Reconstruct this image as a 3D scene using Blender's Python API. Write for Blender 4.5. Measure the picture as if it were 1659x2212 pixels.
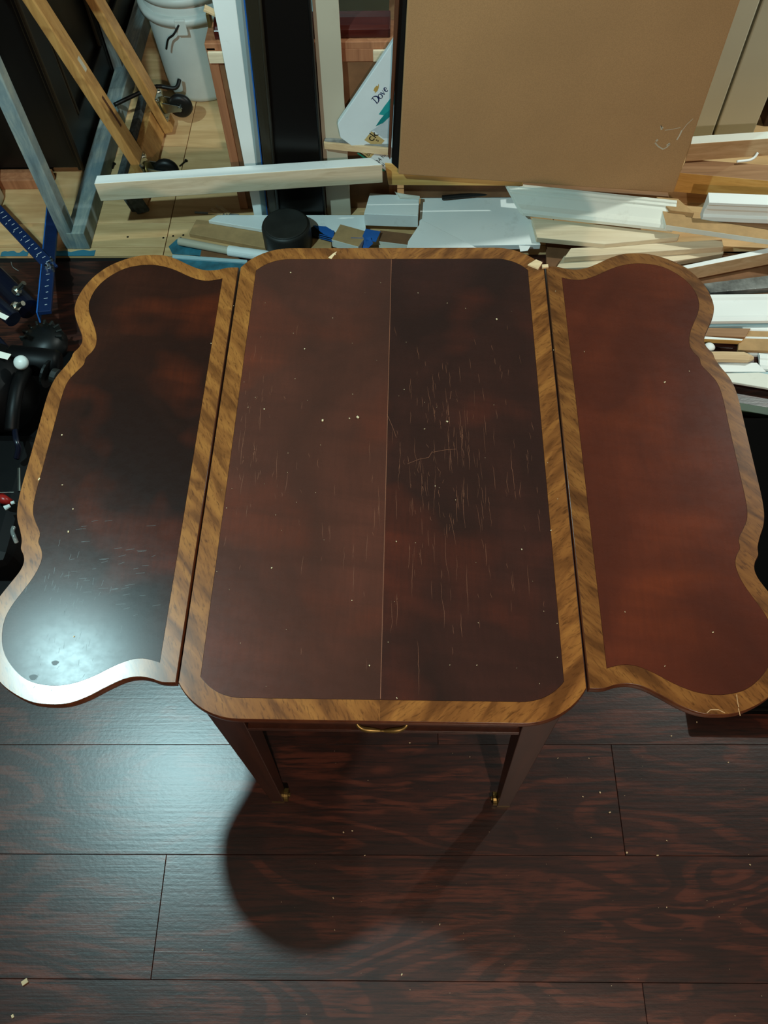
import bpy, bmesh, math, random
from mathutils import Vector, Matrix
from mathutils.geometry import tessellate_polygon

# ------------------------------------------------------------------ clear
for o in list(bpy.data.objects): bpy.data.objects.remove(o, do_unlink=True)
scene = bpy.context.scene
COL = scene.collection
random.seed(7)

# ------------------------------------------------------------------ camera
F_PX, PITCH, ROLL, YAW = 1792.82, 1.051116, -0.050520, -0.066252
CAM = Vector((0.040051, -0.752641, 1.822334))
fw = Vector((math.sin(YAW)*math.cos(PITCH), math.cos(YAW)*math.cos(PITCH), -math.sin(PITCH)))
rt0 = Vector((math.cos(YAW), -math.sin(YAW), 0)); up0 = rt0.cross(fw)
RT = rt0*math.cos(ROLL)+up0*math.sin(ROLL); UP = -rt0*math.sin(ROLL)+up0*math.cos(ROLL)
cam_data = bpy.data.cameras.new('camera'); cam = bpy.data.objects.new('camera', cam_data); COL.objects.link(cam)
cam_data.sensor_fit = 'VERTICAL'; cam_data.sensor_height = 24.0; cam_data.lens = F_PX/2212*24.0
cam_data.clip_start = 0.02; cam_data.clip_end = 50
m = Matrix((( RT.x, UP.x, -fw.x, CAM.x), (RT.y, UP.y, -fw.y, CAM.y), (RT.z, UP.z, -fw.z, CAM.z), (0,0,0,1)))
cam.matrix_world = m
scene.camera = cam

# ------------------------------------------------------------------ world, lamps, exposure
world = bpy.data.worlds.new('world'); scene.world = world; world.use_nodes = True
world.node_tree.nodes['Background'].inputs[0].default_value = (0.02, 0.024, 0.026, 1)
world.node_tree.nodes['Background'].inputs[1].default_value = 1.0
def lamp(name, loc, energy, color, radius):
    d = bpy.data.lights.new(name, 'POINT'); d.energy = energy; d.color = color; d.shadow_soft_size = radius
    o = bpy.data.objects.new(name, d); o.location = loc; COL.objects.link(o); return o
lamp('ceiling_bulb_cool', (-0.955, 0.045, 1.94), 76, (0.60, 0.96, 1.0), 0.03)
lamp('ceiling_bulb_warm_front', (0.55, -2.0, 2.22), 96, (1.0, 0.82, 0.66), 0.035)
lamp('ceiling_bulb_back', (1.95, 1.58, 2.25), 100, (0.88, 1.0, 0.93), 0.035)
vs = scene.view_settings
vs.view_transform = 'Standard'; vs.look = 'None'; vs.gamma = 1.0; vs.use_curve_mapping = False
vs.exposure = 0.45

# ------------------------------------------------------------------ pixel helpers (photo frame 1659 x 2212)
def ray(px, py):
    return RT*((px-829.5)/F_PX) + UP*(-(py-1106)/F_PX) + fw
def PZ(px, py, z=0.0):
    d = ray(px, py); return CAM + d*((z-CAM.z)/d.z)
def PY(px, py, y):
    d = ray(px, py); return CAM + d*((y-CAM.y)/d.y)
def PX(px, py, x):
    d = ray(px, py); return CAM + d*((x-CAM.x)/d.x)

# ------------------------------------------------------------------ materials
def lin(c):
    return tuple(((v/255)/12.92 if v/255 <= 0.04045 else ((v/255+0.055)/1.055)**2.4) for v in c)+(1,)
MATS = {}
class NT:
    def __init__(s, name):
        s.m = bpy.data.materials.new(name); s.m.use_nodes = True
        s.t = s.m.node_tree; s.b = s.t.nodes['Principled BSDF']
    def n(s, typ, **kw):
        x = s.t.nodes.new(typ)
        for k, v in kw.items(): setattr(x, k, v)
        return x
    def l(s, a, b): s.t.links.new(a, b)
    def coords(s, scale=(1,1,1), rot=(0,0,0), loc=(0,0,0), kind='Object'):
        tc = s.n('ShaderNodeTexCoord'); out = tc.outputs[kind]
        if any(rot):
            r = s.n('ShaderNodeMapping'); s.l(out, r.inputs[0]); r.inputs['Rotation'].default_value = rot; out = r.outputs[0]
        mp = s.n('ShaderNodeMapping'); s.l(out, mp.inputs[0])
        mp.inputs['Scale'].default_value = scale; mp.inputs['Location'].default_value = loc
        return mp.outputs[0]
    def noise(s, vec, scale, detail=4, rough=0.55, dist=0.0):
        x = s.n('ShaderNodeTexNoise'); s.l(vec, x.inputs['Vector'])
        x.inputs['Scale'].default_value = scale; x.inputs['Detail'].default_value = detail
        x.inputs['Roughness'].default_value = rough; x.inputs['Distortion'].default_value = dist
        return x.outputs['Fac']
    def ramp(s, fac, stops):
        r = s.n('ShaderNodeValToRGB'); s.l(fac, r.inputs[0]); e = r.color_ramp.elements
        while len(e) < len(stops): e.new(0.5)
        for i, (p, c) in enumerate(stops):
            e[i].position = p; e[i].color = c if len(c) == 4 else lin(c)
        return r.outputs[0]
    def mix(s, fac, a, b, mode='MIX'):
        x = s.n('ShaderNodeMix', data_type='RGBA', blend_type=mode)
        if isinstance(fac, (int, float)): x.inputs[0].default_value = fac
        else: s.l(fac, x.inputs[0])
        for v, i in ((a, 6), (b, 7)):
            if isinstance(v, tuple): x.inputs[i].default_value = v if len(v) == 4 else lin(v)
            else: s.l(v, x.inputs[i])
        return x.outputs[2]
    def bump(s, h, strength=0.2, dist=0.002):
        x = s.n('ShaderNodeBump'); s.l(h, x.inputs['Height']); x.inputs['Strength'].default_value = strength; x.inputs['Distance'].default_value = dist
        s.l(x.outputs[0], s.b.inputs['Normal']); return x
    def fin(s, color=None, rough=0.5, spec=0.5, metal=0.0, coat=0.0, coat_r=0.2):
        if color is not None:
            if isinstance(color, tuple): s.b.inputs['Base Color'].default_value = color if len(color) == 4 else lin(color)
            else: s.l(color, s.b.inputs['Base Color'])
        if isinstance(rough, (int, float)): s.b.inputs['Roughness'].default_value = rough
        else: s.l(rough, s.b.inputs['Roughness'])
        s.b.inputs['Specular IOR Level'].default_value = spec; s.b.inputs['Metallic'].default_value = metal
        s.b.inputs['Coat Weight'].default_value = coat; s.b.inputs['Coat Roughness'].default_value = coat_r
        return s.m

def wood(name, dark, mid, light, axis='X', scale=1.0, rough=0.5, spec=0.4, contrast=1.0, stain=None, rot=0.0, loc=(0,0,0), bump=0.12, kind='Object', coat=0.0, coat_r=0.2):
    """fine straight grain along an axis with broad tone patches"""
    t = NT(name)
    st = {'X': (1.2, 22, 22), 'Y': (22, 1.2, 22), 'Z': (22, 22, 1.2)}[axis]
    v = t.coords(tuple(a*scale for a in st), (0, 0, rot), loc, kind)
    g = t.noise(v, 2.2, 6, 0.65, 0.8)
    v2 = t.coords(tuple(scale*(a*0.12+0.9) for a in st), (0, 0, rot), loc, kind)
    p = t.noise(v2, 2.0, 3, 0.5, 0.6)
    k = 0.16/contrast
    c = t.ramp(g, [(0.5-k, dark), (0.5, mid), (0.5+k, light)])
    c2 = t.ramp(p, [(0.35, mid), (0.65, light)])
    col = t.mix(0.4, c, c2)
    if stain:
        v3 = t.coords((1, 1, 1), kind=kind); q = t.noise(v3, 9, 3)
        col = t.mix(t.ramp(q, [(0.58, (0,0,0,1)), (0.72, (1,1,1,1))]), col, stain)
    t.bump(g, bump, 0.001)
    return t.fin(col, rough, spec, coat=coat, coat_r=coat_r)

def veneer(name, base, dark, red, seed=0.0, rough=0.3):
    """old dark mahogany veneer: cloudy dark and red patches, faint cross figure, fine scuffs"""
    t = NT(name)
    v = t.coords((3.0, 2.0, 1), loc=(seed, seed*1.7, 0))
    a = t.noise(v, 1.6, 4, 0.5, 0.7)
    v1 = t.coords((2.0, 14, 1), (0, 0, 0.15), (seed*2, seed, 0))
    f = t.noise(v1, 1.7, 4, 0.6, 0.5)
    v2 = t.coords((60, 6, 1), loc=(seed, 0, 0)); s = t.noise(v2, 3, 4, 0.7)
    c = t.mix(t.ramp(a, [(0.36, (0,0,0,1)), (0.66, (1,1,1,1))]), dark, base)
    v4 = t.coords((2.2, 2.2, 1), loc=(seed*3+4, seed, 0)); rr = t.noise(v4, 2.4, 2, 0.5, 0.3)
    c = t.mix(t.ramp(rr, [(0.54, (0,0,0,1)), (0.74, (0.8,0.8,0.8,1))]), c, red)
    c = t.mix(t.ramp(f, [(0.36, (0.4,0.4,0.4,1)), (0.60, (0,0,0,1))]), c, dark)
    c = t.mix(t.ramp(s, [(0.35, (0.25,0.25,0.25,1)), (0.6, (0,0,0,1))]), c, dark)
    v6 = t.coords((14, 20, 1), loc=(seed, 0, 0)); rn = t.noise(v6, 3, 6, 0.75)
    r = t.n('ShaderNodeMapRange'); t.l(rn, r.inputs[0])
    r.inputs['From Min'].default_value = 0.3; r.inputs['From Max'].default_value = 0.7
    r.inputs['To Min'].default_value = rough-0.02; r.inputs['To Max'].default_value = rough+0.03
    v7 = t.coords((1, 1, 1)); bn = t.noise(v7, 220, 3, 0.6)
    t.bump(bn, 0.02, 0.0004)
    return t.fin(c, r.outputs[0], 0.18)

def band(name, rot, seed=0.0, tone=1.0, rough=0.3):
    """crossbanded figured border veneer: diagonal light/dark figure with short pore flecks"""
    t = NT(name)
    v = t.coords((10, 46, 1), (0, 0, rot), (seed, 0, 0)); a = t.noise(v, 1.0, 3, 0.5, 0.7)
    v2 = t.coords((50, 240, 1), (0, 0, rot+0.25), (seed, 3, 0)); f = t.noise(v2, 1.3, 4, 0.6, 0.6)
    g = lambda c: tuple(x*tone for x in c)
    c = t.ramp(a, [(0.34, g((94, 55, 26))), (0.5, g((124, 76, 36))), (0.66, g((142, 91, 43)))])
    c = t.mix(t.ramp(f, [(0.30, (0.75,0.75,0.75,1)), (0.48, (0,0,0,1))]), c, g((70, 38, 18)))
    v7 = t.coords((1, 1, 1)); bn = t.noise(v7, 260, 3, 0.6); t.bump(bn, 0.025, 0.0004)
    return t.fin(c, rough, 0.45)

def plain(name, c, rough=0.5, spec=0.4, metal=0.0, var=0.12, scale=8, bump=0.0, coat=0.0):
    t = NT(name)
    v = t.coords((1, 1, 1)); a = t.noise(v, scale, 5, 0.6)
    d = tuple(max(0, x*(1-var)) for x in c); h = tuple(min(255, x*(1+var*0.5)) for x in c)
    col = t.ramp(a, [(0.3, d), (0.7, h)])
    if bump: t.bump(t.noise(v, scale*30, 3), bump, 0.001)
    return t.fin(col, rough, spec, metal, coat)

def painted(name, c, dirt=(120, 105, 85), rough=0.55, amt=0.25, scale=14):
    t = NT(name); v = t.coords((1, 1, 1))
    a = t.noise(v, scale, 6, 0.7); b = t.noise(v, 3, 2)
    col = t.mix(t.ramp(b, [(0.3, (0,0,0,1)), (0.7, (1,1,1,1))]), tuple(x*0.93 for x in c), c)
    col = t.mix(t.ramp(a, [(0.60, (0,0,0,1)), (0.78, (amt,amt,amt,1))]), col, dirt)
    return t.fin(col, rough, 0.4)

def floor_wood():
    """dark hand-scraped laminate with red brown cathedral grain"""
    t = NT('dark_plank_laminate')
    oi = t.n('ShaderNodeObjectInfo')
    mul = t.n('ShaderNodeMath', operation='MULTIPLY'); t.l(oi.outputs['Random'], mul.inputs[0]); mul.inputs[1].default_value = 37.0
    tc = t.n('ShaderNodeTexCoord'); comb = t.n('ShaderNodeCombineXYZ'); t.l(mul.outputs[0], comb.inputs[0]); t.l(mul.outputs[0], comb.inputs[1])
    add = t.n('ShaderNodeVectorMath', operation='ADD'); t.l(tc.outputs['Object'], add.inputs[0]); t.l(comb.outputs[0], add.inputs[1])
    def mp(sc):
        x = t.n('ShaderNodeMapping'); t.l(add.outputs[0], x.inputs[0]); x.inputs['Scale'].default_value = sc; return x.outputs[0]
    # warped rings for the cathedral figure
    base = t.noise(mp((1.6, 5.5, 1)), 1.0, 2, 0.45, 0.5)
    w = t.n('ShaderNodeMath', operation='MULTIPLY'); t.l(base, w.inputs[0]); w.inputs[1].default_value = 70
    sn = t.n('ShaderNodeMath', operation='SINE'); t.l(w.outputs[0], sn.inputs[0])
    fine = t.noise(mp((7, 95, 1)), 1.4, 6, 0.65, 0.5)
    blot = t.noise(mp((4, 9, 1)), 1.2, 5, 0.6, 0.6)
    ring = t.ramp(sn.outputs[0], [(0.0, (0.2,0.2,0.2,1)), (0.45, (0.85,0.85,0.85,1)), (1.0, (1,1,1,1))])
    c = t.mix(ring, (44, 21, 16), (84, 41, 28))
    c = t.mix(t.ramp(fine, [(0.38, (0.9,0.9,0.9,1)), (0.56, (0,0,0,1))]), c, (26, 14, 11))
    c = t.mix(t.ramp(blot, [(0.36, (0.7,0.7,0.7,1)), (0.52, (0,0,0,1))]), c, (30, 15, 12))
    scr = t.noise(mp((3.5, 150, 1)), 1.2, 4, 0.6)
    scr2 = t.noise(mp((60, 90, 1)), 1.5, 3, 0.6)
    hsum = t.n('ShaderNodeMath', operation='ADD'); t.l(scr, hsum.inputs[0]); t.l(scr2, hsum.inputs[1])
    t.bump(hsum.outputs[0], 0.17, 0.0012)
    return t.fin(c, 0.36, 0.85)

def plywood():
    t = NT('tan_subfloor_plywood')
    v = t.coords((1.5, 14, 1)); g = t.noise(v, 2, 5, 0.6, 0.4)
    b = t.noise(t.coords((1, 1, 1)), 3.5, 4, 0.6)
    c = t.ramp(g, [(0.3, (190, 150, 102)), (0.55, (216, 178, 128)), (0.75, (226, 192, 144))])
    c = t.mix(t.ramp(b, [(0.5, (0,0,0,1)), (0.75, (0.5,0.5,0.5,1))]), c, (168, 112, 66))
    return t.fin(c, 0.6, 0.3)

def cardboard(name='brown_cardboard', c=(186, 142, 98)):
    t = NT(name); v = t.coords((1, 1, 1)); f = t.noise(v, 450, 2, 0.6); b = t.noise(v, 3, 3)
    col = t.ramp(b, [(0.3, tuple(x*0.93 for x in c)), (0.7, c)])
    col = t.mix(t.ramp(f, [(0.4, (0.35,0.35,0.35,1)), (0.6, (0,0,0,1))]), col, tuple(x*0.8 for x in c))
    rid = t.noise(t.coords((150, 1, 1)), 1.0, 1); t.bump(rid, 0.05, 0.001)
    return t.fin(col, 0.75, 0.2)

def weathered(name):
    t = NT(name); v = t.coords((20, 3, 3)); a = t.noise(v, 1.6, 6, 0.7, 0.4); b = t.noise(t.coords((6, 6, 6)), 1.2, 4, 0.6)
    c = t.ramp(a, [(0.3, (84, 92, 92)), (0.5, (128, 140, 138)), (0.68, (168, 172, 160))])
    c = t.mix(t.ramp(b, [(0.45, (0,0,0,1)), (0.7, (0.6,0.6,0.6,1))]), c, (96, 124, 138))
    t.bump(a, 0.2, 0.001)
    return t.fin(c, 0.65, 0.3)

def chipped_black(name, chip=(120, 96, 60), thr=0.66, rough=0.35, base=(11, 9, 8)):
    t = NT(name); v = t.coords((6, 6, 1.6)); a = t.noise(v, 3.5, 8, 0.75, 0.3)
    c = t.mix(t.ramp(a, [(thr, (0,0,0,1)), (thr+0.04, (0.7,0.7,0.7,1))]), base, chip)
    return t.fin(c, rough, 0.4)

M = dict(
    panel_ll = veneer('dark_brown_mahogany_veneer', (50, 25, 17), (30, 17, 13), (92, 36, 17), 1.3, 0.27),
    panel_cl = veneer('red_brown_mahogany_veneer', (82, 46, 36), (60, 37, 30), (94, 45, 31), 5.1, 0.27),
    panel_cr = veneer('blackish_mahogany_veneer', (60, 34, 28), (42, 27, 23), (88, 40, 28), 9.4, 0.27),
    panel_rl = veneer('warm_red_mahogany_veneer', (92, 41, 26), (66, 31, 22), (106, 46, 25), 13.7, 0.27),
    band_a = band('figured_border_veneer_a', 0.9, 1.0, 1.0, 0.24),
    band_b = band('figured_border_veneer_b', -0.9, 7.0, 1.02, 0.24),
    band_r = band('figured_border_veneer_red', 0.7, 3.0, 0.92, 0.25),
    edge = wood('mahogany_edge', (48, 24, 14), (74, 38, 20), (96, 54, 28), 'Y', 1.0, 0.3),
    leg = wood('mahogany_leg', (38, 20, 15), (52, 28, 20), (66, 36, 24), 'Z', 1.0, 0.32),
    brass = plain('aged_brass', (126, 104, 58), 0.42, 0.5, 0.8),
    crack = plain('bare_wood_in_cracks', (118, 70, 46), 0.6),
    crack_pale = plain('pale_bare_wood', (176, 136, 92), 0.6), scratch = plain('grey_scratch', (62, 58, 55), 0.4), panel_ll_dent = plain('dark_dent', (34, 30, 28), 0.42, 0.3),
    floor = floor_wood(), ply = plywood(),
    gapm = plain('dark_gap_underlay', (14, 10, 9), 0.8),
    wall = plain('unpainted_basement_wall', (92, 92, 86), 0.8, 0.2),
    ceil = plain('dark_joist_ceiling', (58, 50, 42), 0.85, 0.2),
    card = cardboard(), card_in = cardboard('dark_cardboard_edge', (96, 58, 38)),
    teal_paint = painted('teal_painters_tape', (58, 124, 146), (40, 70, 80)),
    weath = weathered('weathered_blue_grey_wood'),
    black_wood = chipped_black('chipped_black_lacquer', thr=0.70), black_edge = chipped_black('worn_black_edge', (132, 108, 66), 0.62, 0.4, (40, 34, 23)),
    dolly = wood('varnished_amber_wood', (138, 94, 50), (176, 128, 72), (196, 150, 90), 'Z', 1.0, 0.4, stain=(128, 82, 42)),
    carpet = plain('grey_carpet_pad', (74, 80, 80), 0.95, 0.1, 0, 0.3, 60, 0.5),
    steel = plain('zinc_steel', (190, 196, 190), 0.25, 0.5, 1.0, 0.1),
    rubber = plain('black_rubber', (14, 15, 15), 0.45, 0.35),
    black_mat = plain('matte_black_filler', (5, 5, 5), 0.9, 0.08),
    black_pl = plain('black_plastic', (4, 4, 5), 0.5, 0.2),
    cap = plain('matte_black_rubber_cap', (36, 36, 33), 0.5, 0.4, 0, 0.25, 20),
    bucket = plain('white_plastic', (205, 212, 208), 0.4, 0.4, 0, 0.04),
    white = painted('white_trim_paint', (246, 249, 246)),
    white_sh = painted('white_primer', (234, 234, 222), (140, 120, 95)),
    whiteblue = painted('pale_blue_painted_edge', (176, 206, 212), (110, 140, 150)),
    cream = painted('cream_board_paint', (196, 186, 164), (150, 135, 110), amt=0.15),
    sage = painted('pale_sage_paint', (200, 202, 182), (130, 130, 110), amt=0.1),
    mdf = plain('tan_mdf', (178, 142, 98), 0.7, 0.25, 0, 0.08, 30),
    mdf_dk = plain('brown_hardboard', (124, 86, 58), 0.7, 0.25, 0, 0.12, 20),
    copper = wood('pinkish_brown_raw_edge', (128, 78, 50), (156, 100, 68), (176, 120, 84), 'Z', 1, 0.6),
    redwood = wood('dark_red_polished_wood', (40, 14, 12), (64, 22, 18), (82, 32, 24), 'X', 1, 0.25),
    pine = wood('raw_pine', (186, 150, 108), (212, 180, 138), (226, 200, 162), 'X', 1.2, 0.6, stain=(196, 160, 120)),
    pine_pale = wood('pale_bleached_pine', (198, 174, 140), (222, 202, 170), (232, 216, 188), 'X', 1.2, 0.6),
    pine_yel = wood('yellow_pine', (190, 140, 74), (214, 166, 92), (226, 184, 112), 'X', 1.4, 0.5),
    brownb = wood('brown_board', (120, 84, 54), (146, 106, 72), (166, 126, 90), 'X', 1.2, 0.6),
    film = plain('grey_plastic_film', (140, 142, 138), 0.15, 0.6, 0.2, 0.45, 12, 0.3),
    green = plain('dark_green_paint', (58, 84, 62), 0.5),
    blue_tape = plain('blue_painters_tape', (36, 96, 172), 0.6, 0.3),
    blue_steel = plain('blue_powder_coated_steel', (10, 34, 74), 0.45, 0.5),
    blue_dark = plain('dark_blue_steel', (7, 11, 28), 0.3, 0.5),
    scale_ink = plain('pale_printed_marks', (196, 206, 210), 0.6),
    red_pl = plain('red_plastic', (150, 26, 20), 0.35),
    carton = plain('white_carton_print', (222, 232, 234), 0.35, 0.5, 0, 0.03),
    teal_dk = plain('deep_teal_ink', (26, 134, 136), 0.4), teal_ink = plain('teal_ink', (40, 160, 160), 0.4), navy_ink = plain('navy_ink', (22, 38, 84), 0.4),
    gold_ink = plain('gold_ink', (196, 160, 84), 0.4), pale_ink = plain('pale_grey_ink', (192, 206, 212), 0.4),
    tan_ink = plain('tan_ink', (196, 170, 112), 0.4), green_ink = plain('green_ink', (30, 120, 92), 0.4),
    teal_film = plain('teal_plastic_sheet', (52, 110, 126), 0.3, 0.5, 0, 0.3, 25, 0.4),
    crumb = plain('wood_crumbs', (206, 186, 148), 0.7), tape_clear = plain('clear_tape_glints', (205, 190, 165), 0.2, 0.6),
    screw = plain('dark_screw_steel', (52, 48, 42), 0.4, 0.5, 0.8),
)

# ------------------------------------------------------------------ mesh helpers
def mk(name, verts, faces, mat, parent=None, smooth=False, bevel=0.0, mats=None, fmat=None, seg=2):
    verts = [Vector(v) for v in verts]
    lo = Vector((min(v.x for v in verts), min(v.y for v in verts), min(v.z for v in verts)))
    hi = Vector((max(v.x for v in verts), max(v.y for v in verts), max(v.z for v in verts)))
    org = Vector(((lo.x+hi.x)/2, (lo.y+hi.y)/2, lo.z))
    me = bpy.data.meshes.new(name)
    me.from_pydata([tuple(v-org) for v in verts], [], faces)
    me.validate(); 
    bm = bmesh.new(); bm.from_mesh(me); bmesh.ops.recalc_face_normals(bm, faces=bm.faces); bm.to_mesh(me); bm.free()
    for mm in ([mat] if mats is None else mats): me.materials.append(mm)
    if fmat is not None:
        for i, p in enumerate(me.polygons):
            if i < len(fmat): p.material_index = fmat[i]
    if smooth:
        for p in me.polygons: p.use_smooth = True
    o = bpy.data.objects.new(name, me); COL.objects.link(o); o.location = org
    if parent is not None:
        o.parent = parent; bpy.context.view_layer.update()
        o.matrix_parent_inverse = parent.matrix_world.inverted()
    if bevel:
        b = o.modifiers.new('bevel', 'BEVEL'); b.width = bevel; b.segments = seg; b.limit_method = 'ANGLE'; b.angle_limit = math.radians(40)
        b.harden_normals = False
    return o
def tag(o, label=None, cat=None, group=None, kind=None):
    if label: o['label'] = label
    if cat: o['category'] = cat
    if group: o['group'] = group
    if kind: o['kind'] = kind
    return o
def thing(name, loc, label, cat, group=None):
    o = bpy.data.objects.new(name, None); COL.objects.link(o); o.location = loc; o.empty_display_size = 0.05
    bpy.context.view_layer.update()
    return tag(o, label, cat, group)
def join(parts):
    V, Fc = [], []
    for v, f in parts:
        n = len(V); V += list(v); Fc += [tuple(i+n for i in q) for q in f]
    return V, Fc
def boxvf(c, s, R=None):
    c = Vector(c); out = []
    for dx in (-.5, .5):
        for dy in (-.5, .5):
            for dz in (-.5, .5):
                v = Vector((dx*s[0], dy*s[1], dz*s[2])); out.append(c+(R@v if R else v))
    return out, [(0,1,3,2), (4,6,7,5), (0,4,5,1), (2,3,7,6), (0,2,6,4), (1,5,7,3)]
def frame(ax, up=Vector((0,0,1))):
    """matrix whose X column is ax, Z near up"""
    x = Vector(ax).normalized(); z = Vector(up); z = (z - x*z.dot(x)).normalized(); y = z.cross(x)
    return Matrix((x, y, z)).transposed()
def beamvf(A, B, w, h, up=(0,0,1)):
    A, B = Vector(A), Vector(B); R = frame(B-A, Vector(up))
    return boxvf((A+B)/2, ((B-A).length, w, h), R)
def profvf(A, B, prof, up=(0,0,1)):
    """prof: closed list of (v,w): v along frame Y (to the left of A->B), w along up"""
    A, B = Vector(A), Vector(B); R = frame(B-A, Vector(up)); n = len(prof); V = []
    for P in (A, B):
        for (a, b) in prof: V.append(P + R@Vector((0, a, b)))
    Fc = [(i, (i+1) % n, n+(i+1) % n, n+i) for i in range(n)] + [tuple(range(n))[::-1], tuple(range(n, 2*n))]
    return V, Fc
def lathevf(c, prof, seg=24, R=None):
    c = Vector(c); V = []; n = len(prof)
    for k in range(seg):
        a = 2*math.pi*k/seg
        for (r, z) in prof:
            v = Vector((r*math.cos(a), r*math.sin(a), z)); V.append(c+(R@v if R else v))
    Fc = []
    for k in range(seg):
        k2 = (k+1) % seg
        for i in range(n-1): Fc.append((k*n+i, k2*n+i, k2*n+i+1, k*n+i+1))
    Fc.append(tuple(k*n for k in range(seg))[::-1]); Fc.append(tuple(k*n+n-1 for k in range(seg)))
    return V, Fc
def cylvf(A, B, r, seg=16, r2=None):
    A, B = Vector(A), Vector(B); d = B-A; z = d.normalized()
    u = Vector((0,0,1)) if abs(z.z) < 0.9 else Vector((1,0,0))
    x = u.cross(z).normalized(); y = z.cross(x); R = Matrix((x, y, z)).transposed()
    return lathevf(A, [(r, 0), (r if r2 is None else r2, d.length)], seg, R)
def tubevf(pts, r, seg=8):
    pts = [Vector(p) for p in pts]; V = []; Fc = []; prev = None
    for i, p in enumerate(pts):
        d = (pts[min(i+1, len(pts)-1)]-pts[max(i-1, 0)]).normalized()
        if prev is None:
            u = Vector((0,0,1)) if abs(d.z) < 0.9 else Vector((1,0,0)); x = u.cross(d).normalized()
        else: x = (prev-d*prev.dot(d)).normalized()
        prev = x; y = d.cross(x); rr = r[i] if isinstance(r, (list, tuple)) else r
        for k in range(seg):
            a = 2*math.pi*k/seg; V.append(p+(x*math.cos(a)+y*math.sin(a))*rr)
    for i in range(len(pts)-1):
        for k in range(seg): Fc.append((i*seg+k, i*seg+(k+1) % seg, (i+1)*seg+(k+1) % seg, (i+1)*seg+k))
    Fc.append(tuple(range(seg))[::-1]); Fc.append(tuple(range((len(pts)-1)*seg, len(pts)*seg)))
    return V, Fc
def smoothpath(pts, n=6):
    pts = [Vector(p) for p in pts]; out = []
    for i in range(len(pts)-1):
        p0, p1, p2, p3 = pts[max(i-1, 0)], pts[i], pts[i+1], pts[min(i+2, len(pts)-1)]
        for k in range(n):
            t = k/n; out.append(0.5*((2*p1)+(p2-p0)*t+(2*p0-5*p1+4*p2-p3)*t*t+(3*p1-p0-3*p2+p3)*t**3))
    out.append(pts[-1]); return out
def polyvf(top, off):
    """polygon prism: top points and offset vector to the bottom"""
    top = [Vector(p) for p in top]; n = len(top); off = Vector(off)
    V = top+[p+off for p in top]
    return V, [tuple(range(n)), tuple(range(n, 2*n))[::-1]]+[(i, n+i, n+(i+1) % n, (i+1) % n) for i in range(n)]
def slab(name, px, z, t, mat, label=None, cat=None, group=None, side=None, parent=None, bevel=0.0015, kind=None):
    """flat piece: outline of its top face traced in the photo, lying at height z (single or per corner), t thick"""
    zs = z if isinstance(z, (list, tuple)) else [z]*len(px)
    top = [PZ(a, b, c) for (a, b), c in zip(px, zs)]
    V, Fc = polyvf(top, (0, 0, -t)); n = len(top)
    o = mk(name, V, Fc, mat, parent, bevel=bevel, mats=[mat, side or mat], fmat=[0, 1]+[1]*n)
    return tag(o, label, cat, group, kind)
def strip_mesh(name, polys, mat, parent=None):
    """flat ribbons: list of (points, widths, normal)"""
    V, Fc = [], []
    for pts, w, nrm in polys:
        pts = [Vector(p) for p in pts]; b = len(V); m_ = len(pts)
        for i, p in enumerate(pts):
            d = (pts[min(i+1, m_-1)]-pts[max(i-1, 0)]).normalized(); s = Vector(nrm).cross(d).normalized()*(w[i] if isinstance(w, (list, tuple)) else w)*0.5
            V += [p-s, p+s]
        for i in range(m_-1): Fc.append((b+2*i, b+2*i+1, b+2*i+3, b+2*i+2))
    return mk(name, V, Fc, mat, parent)

# ------------------------------------------------------------------ the setting
EDGE_Y = 1.195           # where the dark laminate stops and the bare subfloor begins
SL = 0.0166              # the planks run a hair off the table's axis
fl = mk('floor', *join([boxvf((0, -1.1, -0.020), (4.8, 4.56, 0.02))]), M['gapm']); fl['kind'] = 'structure'
PW = 0.2245; rows = []
protos = {}
def plank(x0, x1, y0, y1):
    g = 0.0003
    key = (round(x1-x0, 3), round(y1-y0, 3))
    L, W = x1-x0-2*g, y1-y0-2*g
    if key not in protos:
        V, Fc = boxvf((0, 0, -0.005), (L, W, 0.010))
        me = bpy.data.meshes.new('plank'); me.from_pydata([tuple(v) for v in V], [], Fc); 
        bm = bmesh.new(); bm.from_mesh(me); bmesh.ops.recalc_face_normals(bm, faces=bm.faces)
        bmesh.ops.bevel(bm, geom=[e for e in bm.edges if all(v.co.z > -0.001 for v in e.verts)], offset=0.0007, segments=1, affect='EDGES')
        bm.to_mesh(me); bm.free(); me.materials.append(M['floor']); protos[key] = me
    o = bpy.data.objects.new('plank', protos[key]); COL.objects.link(o)
    cx, cy = (x0+x1)/2, (y0+y1)/2
    o.location = (cx, cy+SL*cx, 0); o.rotation_euler.z = math.atan(SL)
    o.parent = fl; o.matrix_parent_inverse = Matrix.Translation(fl.location).inverted()
    return o
joints = {-1: 0.10, 0: 0.478, 1: -0.457, 2: 0.486}
LEN = 1.42
for k in range(-7, 14):
    y1 = -0.2959-k*PW; y0 = y1-PW
    if k == -7: y1 = EDGE_Y-0.004; y0 = -0.2959+6*PW
    if y1 < -3.35: continue
    j = joints.get(k, (k*0.47) % LEN)
    xs = sorted(x for x in [j+i*LEN for i in range(-4, 5)] if -2.34 < x < 2.34)
    xs = [-2.36]+xs+[2.36]
    for a, b in zip(xs[:-1], xs[1:]): plank(a, b, y0, y1)
sub = mk('floor_subfloor', *boxvf((0, 2.05, -0.022), (4.8, 1.75, 0.02)), M['gapm']); sub['kind'] = 'structure'
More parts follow.
